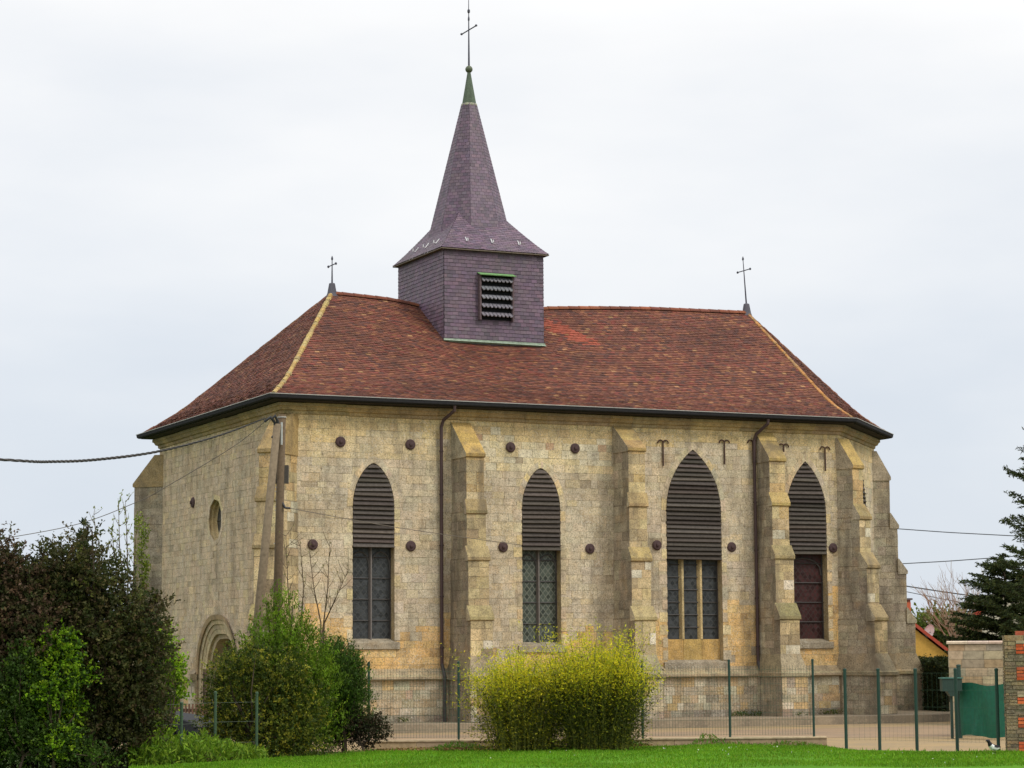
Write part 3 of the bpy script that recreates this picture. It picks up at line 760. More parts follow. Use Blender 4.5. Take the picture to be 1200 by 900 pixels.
def tile_facet(mb, Lf, Rf, rows, wid, colfn, lift=.022, lip=.016, s0=0.0, s1=1.0, sagfn=None, skew=.006, maxrow=None):
    e_ = (Rf(s0)-Lf(s0)).normalized(); ref = Lf(s0)
    for k in range(rows):
        a, b = s0+(s1-s0)*k/rows, s0+(s1-s0)*(k+1.12)/rows
        b = min(b, s1)
        la, ra, lb, rb = Lf(a), Rf(a), Lf(b), Rf(b)
        ta0, ta1 = (la-ref).dot(e_), (ra-ref).dot(e_); tb0, tb1 = (lb-ref).dot(e_), (rb-ref).dot(e_)
        nrm = e_.cross(lb-e_*(tb0-ta0)-la).normalized()
        if nrm.z < -.05: nrm = -nrm
        t_ = math.floor(ta0/wid)*wid+(k % 2)*wid*.5-wid + random.uniform(-.01, .01)
        wob = .006*math.sin(k*1.3)
        while t_ < ta1:
            u0, u1 = t_+.003, t_+wid-.003; t_ += wid
            A0, A1 = max(u0, ta0), min(u1, ta1); B0, B1 = max(u0, tb0), min(u1, tb1)
            if A1-A0 < .01: continue
            if B1 < B0: B0 = B1 = min(max((u0+u1)/2, tb0), tb1)
            h1 = lift+random.uniform(-skew, skew); h2 = lift+random.uniform(-skew, skew); dn = random.uniform(-.008, .008)*(lift/.022)
            dwn = (la-lb-e_*(ta0-tb0)).normalized()*dn
            pts = [la+e_*(A0-ta0)+nrm*h1+dwn, la+e_*(A1-ta0)+nrm*h2+dwn, lb+e_*(B1-tb0)+nrm*.005, lb+e_*(B0-tb0)+nrm*.005]
            if sagfn:
                for i_, s_ in ((0, a), (1, a), (2, b), (3, b)): pts[i_].z += sagfn(pts[i_], s_)+wob*.5
            col = colfn(pts[0])
            mb.face(pts, col); mb.face([pts[1], pts[0], pts[0]-nrm*lip, pts[1]-nrm*lip], tuple(v*.85 for v in col))
deck = MB(); mb = MB()
facets = [(0, RA, 1, RB), (1, RB, 2, RB), (2, RB, 3, RB), (3, RB, 4, RB), (4, RB, 5, RA), (5, RA, 0, RA)]
for i, a, j, b in facets:
    Lf, Rf = hipline(i, a), hipline(j, b)
    tile_facet(mb, Lf, Rf, 64, .155, tile_col, sagfn=sag)
    NSEG = 18
    for k in range(12):
        s0, s1 = k/12, (k+1)/12
        for m_ in range(NSEG):
            pts = [Lf(s0).lerp(Rf(s0), m_/NSEG), Lf(s0).lerp(Rf(s0), (m_+1)/NSEG), Lf(s1).lerp(Rf(s1), (m_+1)/NSEG), Lf(s1).lerp(Rf(s1), m_/NSEG)]
            for p, s_ in zip(pts, (s0, s0, s1, s1)): p.z += -.03+sag(p, s_)
            deck.face(pts, (.05, .03, .02))
roof = mb.build('roof', TILE, church); deck.build('roof_deck', WOOD, roof)
# ridge tiles
mb = MB(); n_ = 40
for k in range(n_):
    x0 = 3.5+k*14.42/n_; x1 = x0+14.42/n_+.03
    pts0, pts1 = [], []
    for m_ in range(7):
        t_ = math.pi*m_/6
        for lst, xx, rr in ((pts0, x0, .135), (pts1, x1, .12)):
            zz = ZR+sag(Vector((xx, 0, 0)), 1)-.03; lst.append(Vector((xx, W/2+rr*math.cos(t_), zz+rr*.85*math.sin(t_))))
    col = jit(random.choice([(.21, .07, .04), (.17, .06, .04), (.26, .09, .045)]), .15)
    for m_ in range(6): mb.face([pts0[m_], pts0[m_+1], pts1[m_+1], pts1[m_]], col)
    mb.face(pts0, col)
mb.build('ridge_tile', TILE, roof)
# mortared hips
def hip_band(i, apex, wd, cols, th=.05):
    mb = MB(); f_ = hipline(i, apex); n_ = 44
    for k in range(n_):
        a, b = f_(k/n_), f_((k+.97)/n_); a.z += sag(a, k/n_); b.z += sag(b, (k+.97)/n_); d = (b-a).normalized(); sd_ = d.cross(Vector((0,0,1))).normalized(); up = sd_.cross(d)
        w_ = wd*random.uniform(.85, 1.12); hgt = th*random.uniform(.8, 1.25)
        prof_ = [(-w_, -.05), (-w_*.6, hgt*.75), (0, hgt*1.15), (w_*.6, hgt*.75), (w_, -.05)]
        A_ = [a+sd_*x_+up*z_ for x_, z_ in prof_]; B_ = [b+sd_*x_+up*z_ for x_, z_ in prof_]; col = jit(random.choice(cols), .15)
        for m_ in range(4): mb.face([A_[m_], A_[m_+1], B_[m_+1], B_[m_]], col)
        mb.face(A_, col)
    return mb.build('hip_band', STONE_CLEAN, roof)
hip_band(0, RA, .09, [(.46, .33, .12), (.38, .28, .12), (.43, .28, .09)])
hip_band(1, RB, .08, [(.46, .21, .06), (.40, .19, .06), (.36, .2, .08)])
for i, a in ((2, RB), (3, RB), (4, RB), (5, RA)): hip_band(i, a, .07, [(.17, .06, .04), (.21, .08, .05)], .04)
# gutter with soffit
mb = MB(); sweep(mb, [(.44, 8.985), (.455, 8.91), (.49, 8.865), (.54, 8.855), (.585, 8.885), (.60, 8.965), (.588, 8.985), (.575, 8.90), (.54, 8.86), (.49, 8.87), (.455, 8.92)], (.030, .030, .033))
GUT = tint_mat('dull_zinc', .9, 14, .5, .12, .1)
gt = mb.build('gutter', GUT, church)
mb = MB(); sweep(mb, [(.585, 8.975), (.612, 8.975), (.612, 8.992), (.585, 8.992)], (.42, .41, .38), closed=True); mb.build('gutter_rim', METAL, gt)
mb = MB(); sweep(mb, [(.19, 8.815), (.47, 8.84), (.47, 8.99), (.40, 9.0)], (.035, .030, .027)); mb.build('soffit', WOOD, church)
# downpipes
def downpipe(u, kink, zend, top, parent):
    mb = MB(); c1 = (.060, .035, .033)
    mb.tube([(u+kink, -.52, 8.86), (u+kink, -.50, 8.72), (u+.04, -.20, top), (u, -.13, top-.18), (u, -.13, 1.75)], .048, c1, 9)
    mb.tube([(u, -.13, 1.78), (u+.015, -.20, 1.6), (u+.02, -.27, 1.46), (u+.02, -.26, zend)], .05, (.05, .042, .04), 9)
    for z in (7.6, 6.4, 5.0, 3.6, 2.2): mb.lathe((u, -.13, z), [(.05, 0), (.062, .005), (.062, .045), (.05, .05)], (.05, .03, .03), 10)
    return mb.build('downpipe', METAL, parent)
downpipe(4.55, .24, .05, 8.48, church); downpipe(14.56, .26, .15, 8.42, church)

# belfry --------------------------------------------------------------
TX0, TX1, TY0, TY1 = 6.35, 9.62, 3.82, 7.40; TZ = 14.10
SC_ = [tuple(v*.86 for v in c_) for c_ in [(.160, .103, .150), (.140, .094, .135), (.178, .116, .157), (.122, .088, .120), (.165, .117, .150)]]
def slate_col(p): return jit(random.choice(SC_), .16, .05)
mb = MB()
for a, b in (((TX0, TY0), (TX1, TY0)), ((TX1, TY0), (TX1, TY1)), ((TX1, TY1), (TX0, TY1)), ((TX0, TY1), (TX0, TY0))):
    lf = lambda s_, a=a: Vector((a[0], a[1], 10.6+(TZ-10.6)*s_)); rf = lambda s_, b=b: Vector((b[0], b[1], 10.6+(TZ-10.6)*s_))
    tile_facet(mb, lf, rf, 31, .185, slate_col, lift=.020, lip=.018, skew=.003)
    mb.face([(a[0], a[1], 10.5), (b[0], b[1], 10.5), (b[0], b[1], TZ), (a[0], a[1], TZ)], (.05, .04, .05))
bel = mb.build('belfry', SLATE, church)
for o_ in (bel,): pass
mb = MB()
for y_, n_ in ((TY0, -1),):
    mb.face([(TX0-.03, y_-.03, 11.34), (TX1+.03, y_-.03, 11.32), (TX1+.05, y_-.13, 11.27), (TX0-.05, y_-.13, 11.29)], (.27, .33, .25))
    mb.abox((TX0-.03, y_-.045, 11.25), (TX1+.03, y_-.022, 11.36), (.27, .33, .25))
mb.build('lead_flashing', COPPER, bel)
# louvred opening
LU0, LU1, LZ0, LZ1 = 7.50, 8.52, 11.98, 13.32; Y0 = TY0
fr = MB()
fr.abox((LU0-.06, Y0-.16, LZ0-.02), (LU0, Y0+.02, LZ1), (.12, .085, .09)); fr.abox((LU1, Y0-.16, LZ0-.02), (LU1+.05, Y0+.02, LZ1), (.12, .085, .09))
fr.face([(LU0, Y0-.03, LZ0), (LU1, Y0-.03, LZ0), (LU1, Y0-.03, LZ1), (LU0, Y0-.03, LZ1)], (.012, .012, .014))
lo = fr.build('bell_louvre', WOOD, bel)
for k in range(5):
    sl = MB()
    zt = LZ1-.05-k*.262; n_ = 8; wv = (LU1-LU0)/n_; col = jit((.20, .19, .21), .1)
    top = lambda u: Vector((u, Y0-.05, zt)); bot = lambda u, d: Vector((u, Y0-.21, zt-.115-d))
    for i in range(n_):
        u0 = LU0+i*wv; pts = [top(u0), top(u0+wv), bot(u0+wv, -.02), bot(u0+wv*.75, .035), bot(u0+wv*.35, .035), bot(u0, -.02)]
        sl.face(pts, col); g_ = [p+Vector((0, .02, -.012)) for p in pts]; sl.face(g_[::-1], col)
        for a in range(2, 5): sl.face([pts[a+1], pts[a], g_[a], g_[a+1]], tuple(v*1.6 for v in col))
    sl.build('scalloped_slat', WOOD, bel)
hd = MB(); hd.box(((LU0+LU1)/2, Y0-.14, LZ1+.03), (1,0,0), (0,-1,-.35), (0,-.35,1), (LU1-LU0)/2+.08, .13, .012, (.17, .34, .13)); hd.build('louvre_hood', COPPER, bel)
# skirt roof and octagonal spire
sp = MB(); TCX, TCY = (TX0+TX1)/2, (TY0+TY1)/2; ov = .14
cor = [(TX0-ov, TY0-ov), (TX1+ov, TY0-ov), (TX1+ov, TY1+ov), (TX0-ov, TY1+ov)]
APX = Vector((TCX, TCY, 16.35))
def skl(c_):
    def f_(s_):
        p = Vector((c_[0], c_[1], TZ-.02)).lerp(APX, s_); p.z = TZ-.02+(APX.z-TZ+.02)*(s_**1.10); return p
    return f_
for k in range(4): tile_facet(sp, skl(cor[k]), skl(cor[(k+1) % 4]), 26, .175, slate_col, lift=.013, lip=.012, s1=.78, skew=.003)
SPZ0, SPZ1 = 14.55, 18.98
def rad_at(z): return .218+(18.98-z)/(18.98-15.4)*(1.045-.218)
def octp(k, z, g=0.0):
    a = math.pi/8+k*math.pi/4; r_ = (rad_at(z)+g)/math.cos(math.pi/8)*.985; return Vector((TCX+r_*math.cos(a), TCY+r_*math.sin(a), z))
for k in range(8):
    lf = lambda s_, k=k: octp(k, SPZ0+(SPZ1-SPZ0)*s_); rf = lambda s_, k=k: octp(k+1, SPZ0+(SPZ1-SPZ0)*s_)
    tile_facet(sp, lf, rf, 44, .15, slate_col, lift=.011, lip=.01, skew=.002)
    sp.face([octp(k, SPZ0, -.02), octp(k+1, SPZ0, -.02), octp(k+1, SPZ1, -.02), octp(k, SPZ1, -.02)], (.05, .04, .05))
spi = sp.build('spire', SLATE, church)
mb = MB()
for k in range(4):
    a, b = Vector((*cor[k], TZ-.035)), Vector((*cor[(k+1) % 4], TZ-.035)); ia = Vector((*[(TX0, TY0), (TX1, TY0), (TX1, TY1), (TX0, TY1)][k], TZ-.06)); ib = Vector((*[(TX0, TY0), (TX1, TY0), (TX1, TY1), (TX0, TY1)][(k+1) % 4], TZ-.06))
    mb.face([a, b, ib, ia], (.14, .115, .09)); mb.face([a, b, b+Vector((0, 0, -.03)), a+Vector((0, 0, -.03))], (.16, .13, .10))
mb.build('eaves_board', WOOD, spi)
for k, fr_ in ((0, .22), (0, .5), (0, .8), (3, .3), (3, .55), (3, .8)):
    lf, rf = skl(cor[k]), skl(cor[(k+1) % 4]); p = lf(.16).lerp(rf(.16), fr_); nd_ = Vector((0, -1, .8)) if k == 0 else Vector((-1, 0, .8))
    mb = MB(); nd_.normalize(); dn = Vector((nd_.x, nd_.y, -1)).normalized(); p = p+nd_*.02
    mb.tube([p-dn*.12, p+dn*.06, p+dn*.10+nd_*.07, p+dn*.03+nd_*.11], .017, (.62, .62, .62), 6); mb.build('roof_hook', METAL, spi)
mb = MB(); n_ = 8
mb.lathe((TCX, TCY, 0), [(.25, 18.90), (.262, 18.92), (.262, 18.965), (.235, 18.98)], (.36, .36, .26), 8); mb.lathe((TCX, TCY, 0), [(.235, 18.975), (.13, 19.55), (.055, 19.98), (.05, 20.0)], (.075, .105, .065), 8); mb.build('copper_cap', COPPER, spi)
mb = MB(); mb.lathe((TCX, TCY, 20.08), [(.115*math.cos(a), .115*math.sin(a)) for a in np.linspace(-1.45, 1.45, 11)], (.10, .12, .07), 16); mb.build('ball_finial', COPPER, spi, True)
mb = MB(); z0 = 20.17; ic = (.06, .06, .085)
mb.tube([(TCX, TCY, z0), (TCX, TCY, 21.15), (TCX, TCY, 22.55)], [.032, .022, .008], ic, 7)
mb.tube([(TCX, TCY-.58*.95, 21.33), (TCX, TCY+.58*.95, 21.33)], .020, ic, 6)
for s_ in (-1, 1): mb.lathe((TCX, TCY+s_*.56, 21.30), [(.01, 0), (.04, .02), (.04, .05), (.01, .075)], ic, 8)
mb.lathe((TCX, TCY, 21.93), [(.01, -.08), (.045, -.03), (.045, .03), (.01, .08)], ic, 8); mb.lathe((TCX, TCY, 21.65), [(.01, -.06), (.032, 0), (.03, .06), (.012, .14)], ic, 8)
mb.build('cross', METAL, spi)
# ridge crosses
def ridge_cross(p, h_, arm, lean):
    mb = MB(); mb.lathe(p+Vector((0, 0, -.25)), [(.24, 0), (.15, .25), (.10, .52), (.09, .55), (.03, .57)], (.085, .08, .10), 8)
    o = mb.build('finial_base', METAL, church)
    mb = MB(); t_ = p+Vector((0, 0, .28)); top = t_+Vector((lean, 0, h_)); ic = (.06, .06, .085)
    mb.tube([t_, t_.lerp(top, .5), top], [.028, .02, .012], ic, 7); c_ = t_.lerp(top, .74)
    mb.tube([c_+Vector((0, -arm, 0)), c_+Vector((0, arm, 0))], .016, ic, 6)
    for s_ in (-1, 1): mb.lathe(c_+Vector((0, s_*arm, -.04)), [(.01, 0), (.036, .02), (.036, .055), (.01, .08)], ic, 8)
    mb.lathe(top, [(.015, -.06), (.035, -.02), (.03, .02), (.005, .08)], ic, 8)
    mb.build('cross', METAL, o)
ridge_cross(Vector((3.55, W/2, ZR-.08)), .78, .32, 0); ridge_cross(Vector((17.9, W/2, ZR+.12)), 1.50, .40, -.10)

# pavement step round the church
mb = MB(); k0 = [gp(395, 61.8), gp(850, 66.2), gp(1060, 69.0), gp(1112, 70.2)]
top = [Vector((p.x, p.y, .22)) for p in k0]; far = [Vector((.0, .3, .22)), Vector((10, .3, .22)), Vector((17, .4, .22)), gp(1112, 79, .22)]
for i in range(3):
    mb.face([top[i], top[i+1], far[i+1], far[i]], (.3, .25, .2)); mb.face([k0[i], k0[i+1], top[i+1], top[i]], (.3, .25, .2))
mb.face([k0[3], gp(1112, 79), far[3], top[3]], (.3,.25,.2)); mb.face([k0[0], top[0], far[0], Vector((0, .3, 0))], (.3,.25,.2))
pv = mb.build('pavement', G_PAVE); pv['kind'] = 'structure'
#PART2
# ------------------------------------------------------------------ utility pole with its brace
PD = 55.0
pole_b = gp(319.5, PD)
up = thing('utility_pole', 'tall timber utility pole with a leaning brace pole against the church corner', 'utility pole', tuple(pole_b))
zt_ = at(330.5, 486, PD); PT = Vector((zt_.x, zt_.y, zt_.z))
TIM = (.125, .088, .055)
mb = MB(); mb.tube([pole_b-Vector((0,0,.05)), pole_b.lerp(PT, .5), PT], [.115, .10, .088], TIM, 12); mb.build('pole', WOOD, up, True)
bt = at(325, 497, PD-.2); bb = gp(286, PD-.9)
mb = MB(); mb.tube([bb-Vector((0,0,.05)), bb.lerp(bt, .5), bt], [.115, .10, .085], (.19, .145, .095), 12); mb.build('brace_pole', WOOD, up, True)
mb = MB(); c = at(330, 556, PD-.03); mb.box(c, RH, FH, (0,0,1), .16, .10, .21, (.06, .05, .042)); mb.build('junction_box', METAL, up)
for py in (489, 537, 571, 576, 586, 594, 598, 637):
    c = at(331-(py-470)*.0285, py, PD); mb = MB(); mb.lathe(c, [(.09, -.012), (.106, -.012), (.106, .012), (.09, .012)], (.42, .40, .36), 12); mb.build('steel_band', METAL, up)
mb = MB(); c = at(330, 508, PD-.16); mb.tube([c-Vector((0,0,.26)), c+Vector((0,0,.26))], .025, (.45,.46,.44), 6); mb.build('conduit', METAL, up)
mb = MB()
for a_, b_, h_ in ((310, 324, 491), (318, 327, 489)):
    pts = [at(a_, h_+3, PD-.3), at((a_+b_)/2, h_-2, PD-.32), at(b_-2, h_+4, PD-.25), at(b_, h_+16, PD-.2), at(b_-5, h_+22, PD-.28)]
    mb.tube(pts, .035, (.03, .03, .034), 7); 
mb.build('cable_clamp', METAL, up)
mb = MB(); mb.tube([at(326, 592, PD-.12), at(331, 589, PD-.2), at(334, 595, PD-.25), at(340, 595.5, PD-.2)], .03, (.03,.03,.034), 6); mb.build('insulator', METAL, up)
def cable(pts, rad, label, col=(.022, .022, .028), twist=0):
    P_ = [Vector(p) for p in pts]; fine = []
    for i in range(len(P_)-1):
        p0, p1, p2, p3 = P_[max(i-1, 0)], P_[i], P_[i+1], P_[min(i+2, len(P_)-1)]
        for k in range(10):
            t_ = k/10; fine.append(.5*((2*p1)+(p2-p0)*t_+(2*p0-5*p1+4*p2-p3)*t_*t_+(3*p1-p0-3*p2+p3)*t_**3))
    fine.append(P_[-1]); mb = MB()
    if twist:
        for ph in range(3):
            sub = []; rr_ = []
            for i in range(len(fine)*3-2):
                a = i//3; p = fine[a].lerp(fine[min(a+1, len(fine)-1)], (i % 3)/3); t_ = i*.8+ph*2.094
                kk = rad*(1-.5*max(0, (i/(len(fine)*3)-.6)/.4)); rr_.append(kk*.75); sub.append(p+Vector((0,0,1))*math.sin(t_)*kk*.9+FH*math.cos(t_)*kk*.9)
            mb.tube(sub, rr_, col, 5)
    else: mb.tube(fine, rad, col, 5)
    o = mb.build('overhead_cable', METAL); return tag(o, label, 'cable')
cable([at(-700, 440, PD), at(-300, 520, PD), at(0, 538.5, PD), at(60, 541, PD), at(120, 538, PD), at(188, 528.5, PD), at(255, 511, PD-.1), at(311, 490, PD-.3)], .023, 'thick twisted black power cable sagging left from the top of the pole', (.075, .068, .064), twist=1)
cable([at(-60, 641, PD+2), at(80, 617, PD+1.5), at(160, 588.5, PD+1), at(192, 572, PD+.6), at(274, 523, PD), at(314, 491, PD-.3)], .009, 'thin cable falling steeply left from the pole top past the corner buttress', (.13,.11,.09))
cable([at(340, 595.5, PD-.2), at(407, 608, PD+3), at(471, 619, PD+5), at(536, 628.5, PD+7), Vector((7.02, -.03, 5.07))], .009, 'thin service wire running from the pole across the church wall', (.14,.12,.095))
for (y0, y1, r_, lb) in ((619.5, 626.5, .022, 'highest thin wire crossing the sky right of the church'), (661, 654, .022, 'second wire from the top rising gently to the spruce'),
                     (685, 701, .030, 'thickest dark wire slanting down behind the bare shrub'), (691, 712, .018, 'thin wire just below the thick slanting one')):
    sl_ = (y1-y0)/110; f_ = lambda X: y0+(X-1050)*sl_
    cable([at(760, f_(760)-3, 112), at(1050, f_(1050), 110), at(1160, f_(1160), 109), at(1420, f_(1420)-4, 107)], r_, lb, (.06, .065, .075))

# ------------------------------------------------------------------ low wall, mesh fence
def G2(px, D, z=0): return gp(px, D, z)
kw0, kw1 = gp(425, 51.25), gp(964, 51.95)
dk = (kw1-kw0).normalized(); nk = Vector((dk.y, -dk.x, 0))
kw = thing('low_wall', 'low weathered concrete wall carrying the green mesh fence', 'wall', tuple(kw0))
mb = MB(); ln = (kw1-kw0).length; n_ = 9
for k in range(n_):
    a, b = kw0+dk*(ln*k/n_+.004), kw0+dk*(ln*(k+1)/n_-.004); dz = random.uniform(-.008, .008); col = jit((.36, .27, .17), .12)
    A_ = [a+nk*.10, a-nk*.10]; B_ = [b+nk*.10, b-nk*.10]; z = .175+dz
    mb.prism([A_[0]-Vector((0,0,.05)), A_[1]-Vector((0,0,.05)), A_[1]+Vector((0,0,z)), A_[0]+Vector((0,0,z))], b-a, col)
mb.build('wall_course', CONC, kw)
mb = MB(); mb.prism([kw0+nk*.125+Vector((0,0,.172)), kw0-nk*.125+Vector((0,0,.172)), kw0-nk*.125+Vector((0,0,.205)), kw0+nk*.125+Vector((0,0,.205))], kw1-kw0, (.50, .40, .26)); mb.build('coping', CONC, kw)
def mesh_panel(a, b, z0, z1, dx, dzv, wire, name, parent, col=(.035, .085, .05)):
    mb = MB(); d = (b-a); ln = d.length; d = d/ln; u = dx*.5
    nrm = Vector((d.y, -d.x, 0))
    def strip(p, q_, w_):
        ax = (q_-p).normalized(); s_ = ax.cross(nrm).normalized()*w_; t_ = nrm*w_
        mb.face([p+s_, q_+s_, q_+t_, p+t_], col); mb.face([p+t_, q_+t_, q_-s_, p-s_], col); mb.face([p-s_, q_-s_, q_+s_, p+s_], col)
    while u < ln:
        p = a+d*u; strip(Vector((p.x, p.y, z0)), Vector((p.x, p.y, z1)), wire); u += dx
    z = z0+.02
    while z < z1+.001:
        strip(Vector((a.x, a.y, z)), Vector((b.x, b.y, z)), wire); z += dzv
    return mb.build(name, METAL, parent)
GREENP = (.012, .045, .032)
def post(p, z0, z1, parent, r_=.026, col=GREENP):
    mb = MB(); mb.tube([Vector((p.x, p.y, z0)), Vector((p.x, p.y, z1))], r_, col, 8); mb.lathe((p.x, p.y, z1), [(r_*1.15, -.03), (r_*1.15, .004), (r_*.6, .018)], col, 8)
    return mb.build('post', METAL, parent)
pxs = [430, 535, 643, 750, 852, 950]
pts = [gp(p_, 51.25+(p_-425)/539*.7) for p_ in pxs]
mf = thing('mesh_fence', 'green welded mesh fence on slim posts standing on the low concrete wall', 'fence', tuple(Vector((pts[0].x, pts[0].y, .2))))
for p in pts: post(p, .19, 1.86, mf)
for a, b in zip(pts[:-1], pts[1:]): mesh_panel(a, b, .24, 1.74, .062, .155, .0026, 'mesh', mf)
pr_ = [(987.5, 49.5), (1026.5, 49.3), (1070, 48.5), (1117, 47.9), (1165, 47.0)]
pts = [gp(a, d) for a, d in pr_]
rf_ = thing('wire_fence', 'row of dark green fence posts strung with thin wires along the gravel', 'fence', tuple(pts[0]))
for p, (a, d) in zip(pts, pr_): post(p, -.02, 1.66, rf_, .034)
for a, b in zip(pts[:-1], pts[1:]): mesh_panel(a, b, .2, 1.58, .11, .34, .0014, 'wire', rf_)
pl_ = [(43, 43.6), (160, 43.9), (211, 44.6), (250.5, 46.1), (299, 46.6)]
pts = [gp(a, d) for a, d in pl_]
lf_ = thing('wire_fence', 'green metal posts with thin wire in front of the conifer bush and undergrowth', 'fence', tuple(pts[0]))
for p, (a, d), h_ in zip(pts, pl_, (1.15, 1.15, 1.15, 1.32, 1.30)): post(p, -.02, h_, lf_, .03, (.045, .085, .045))
for a, b in zip(pts[:-1], pts[1:]):
    mb = MB()
    for z in (.35, .75, 1.12): mb.tube([Vector((a.x, a.y, z)), Vector((b.x, b.y, z))], .004, (.10, .12, .09), 4)
    mb.build('wire', METAL, lf_)

# ------------------------------------------------------------------ right side: netting gate, letter box, block wall, brick pier
gA, gB = gp(1121, 56.2), gp(1178, 54.6)
sg = thing('netted_gate', 'wire mesh gate hung with green privacy netting before the block wall', 'gate', tuple(gA))
post(gA, 0, 1.70, sg, .05, (.02, .055, .042)); post(gB, 0, 1.62, sg, .035, (.02, .06, .045))
mesh_panel(gA, gB, .05, 1.58, .055, .10, .002, 'mesh', sg, (.03, .06, .045))
mb = MB(); nx, nz_ = 22, 16; dg = gB-gA; ng = Vector((dg.y, -dg.x, 0)).normalized()
def net(i, j):
    u, v = i/nx, j/nz_; w_ = .03*math.sin(u*9+v*3)+.02*math.sin(u*23)*(1-v)+.05*math.exp(-((u-.30-.22*v)/.05)**2)*(1-v)
    top = 1.285-.03*math.sin(u*3.0); p = gA+dg*(.06+.94*u)+ng*(.05+w_); return Vector((p.x, p.y, .06+.03*math.sin(u*7)+(top-.06)*v))
for i in range(nx):
    for j in range(nz_): mb.face([net(i, j), net(i+1, j), net(i+1, j+1), net(i, j+1)], jit((.012, .115, .068), .06))
mb.build('netting', PAINT, sg)
lb = thing('letter_box', 'dark green metal letter box mounted on a post beside the gate', 'letter box', tuple(gp(1112, 56.0)))
c = gp(1111.5, 55.9); mb = MB()
mb.box(c+Vector((0,0,1.245)), RH, FH, (0,0,1), .23, .17, .145, (.018, .045, .035)); mb.prism([c+Vector((0,0,1.10))+RH*x_+FH*-.165 for x_ in (-.12, .14)]+[c+Vector((0,0,.98))+RH*x_+FH*-.165 for x_ in (.06, -.04)], FH*.33, (.018,.045,.035)); mb.build('box', METAL, lb)
mb = MB(); mb.box(c+Vector((0,0,1.405)), RH, FH, (0,0,1), .26, .19, .014, (.05, .15, .12)); mb.build('lid', METAL, lb)
mb = MB(); mb.tube([c+Vector((0,0,-.02)), c+Vector((0,0,1.1))], .035, (.02,.045,.035), 8); mb.build('post', METAL, lb)
# block wall
bw0, bw1 = gp(1110, 57.6), gp(1260, 57.2)
bw = thing('block_wall', 'grey breeze block garden wall with a pale coping behind the netted gate', 'wall', tuple(bw0))
db = (bw1-bw0).normalized(); nb = Vector((db.y, -db.x, 0)); lnb = (bw1-bw0).length
mb = MB(); mb.prism([bw0+nb*.09, bw0-nb*.09, bw0-nb*.09+Vector((0,0,2.20)), bw0+nb*.09+Vector((0,0,2.20))], bw1-bw0, (.33, .28, .20))
facing(mb, bw0+nb*.09, db, nb, 0, 2.19, spans_with([], 0, lnb), lambda u, z: jit(random.choice([(.36, .30, .21), (.42, .34, .22), (.32, .27, .20), (.38, .28, .17)]), .1), .20, .21, .48, .54, gap=.006, proud=.008)
facing(mb, bw0-nb*.09, nb, -db, 0, 2.19, spans_with([], 0, .18), lambda u, z: jit((.50, .44, .30), .1), .20, .21, .48, .54, gap=.004, proud=.006)
mb.build('wall', CONC, bw)
mb = MB(); k = 0
while k < lnb:
    e_ = min(k+.5, lnb); a = bw0+db*(k+.003-.05); b = bw0+db*(e_-.003-.05)
    mb.prism([a+nb*.14+Vector((0,0,2.203)), a-nb*.14+Vector((0,0,2.203)), a-nb*.14+Vector((0,0,2.25)), a+Vector((0,0,2.275)), a+nb*.14+Vector((0,0,2.25))], b-a, jit((.52, .42, .32), .08)); k += .5
mb.build('coping', CONC, bw)
# brick pier with red brick quoins
bp0 = gp(1175.5, 46.7); bp = thing('garden_wall_pier', 'rubble stone wall end with ragged red brick quoins at the right edge', 'wall', tuple(bp0))
dp = (gp(1330, 46.3)-bp0).normalized(); npv = Vector((dp.y, -dp.x, 0)); H_ = 2.36; LP = 2.6; TH = .45
mb = MB(); mb.prism([bp0, bp0-npv*TH, bp0-npv*TH+Vector((0,0,H_-.05)), bp0+Vector((0,0,H_-.05))], dp*LP, (.27, .21, .14))
def pier_col(u, z): return jit(random.choice([(.25, .18, .10), (.20, .15, .095), (.29, .21, .12), (.17, .125, .08), (.30, .19, .10)]), .15, .05)
def pier_span(za, zb):
    st = .27+(.10 if int(za/.24) % 2 else -.06); return [(0, 0, st, st)]
facing(mb, bp0, dp, npv, 0, H_-.04, pier_span, pier_col, .045, .085, .10, .3, gap=.006, proud=.02)
facing(mb, bp0-npv*TH, npv, -dp, 0, H_-.04, lambda a, b: [(0, 0, TH, TH)], pier_col, .045, .085, .10, .3, gap=.006, proud=.02)
mb.build('rubble_stone', STONE_DARK, bp)
mb = MB()
def quoin_span(za, zb):
    st = .28+(.10 if int(za/.24) % 2 else -.06); return [(st, st, LP, LP)]
def quoin_col(u, z):
    if (int(z/.24) % 2 and u < .52) or random.random() < .05: return jit((.40, .31, .20), .15)
    return jit(random.choice([(.58, .11, .04), (.50, .10, .04), (.62, .15, .055), (.42, .10, .05)]), .15, .05)
facing(mb, bp0, dp, npv, 0, H_, quoin_span, quoin_col, .062, .068, .19, .235, gap=.006, proud=.026)
mb.box(bp0+dp*(LP/2+.11)-npv*TH/2+Vector((0,0,H_-.02)), dp, npv, (0,0,1), LP/2-.12, TH/2-.02, .06, (.40, .10, .055))
mb.build('brick_quoin', CONC, bp)

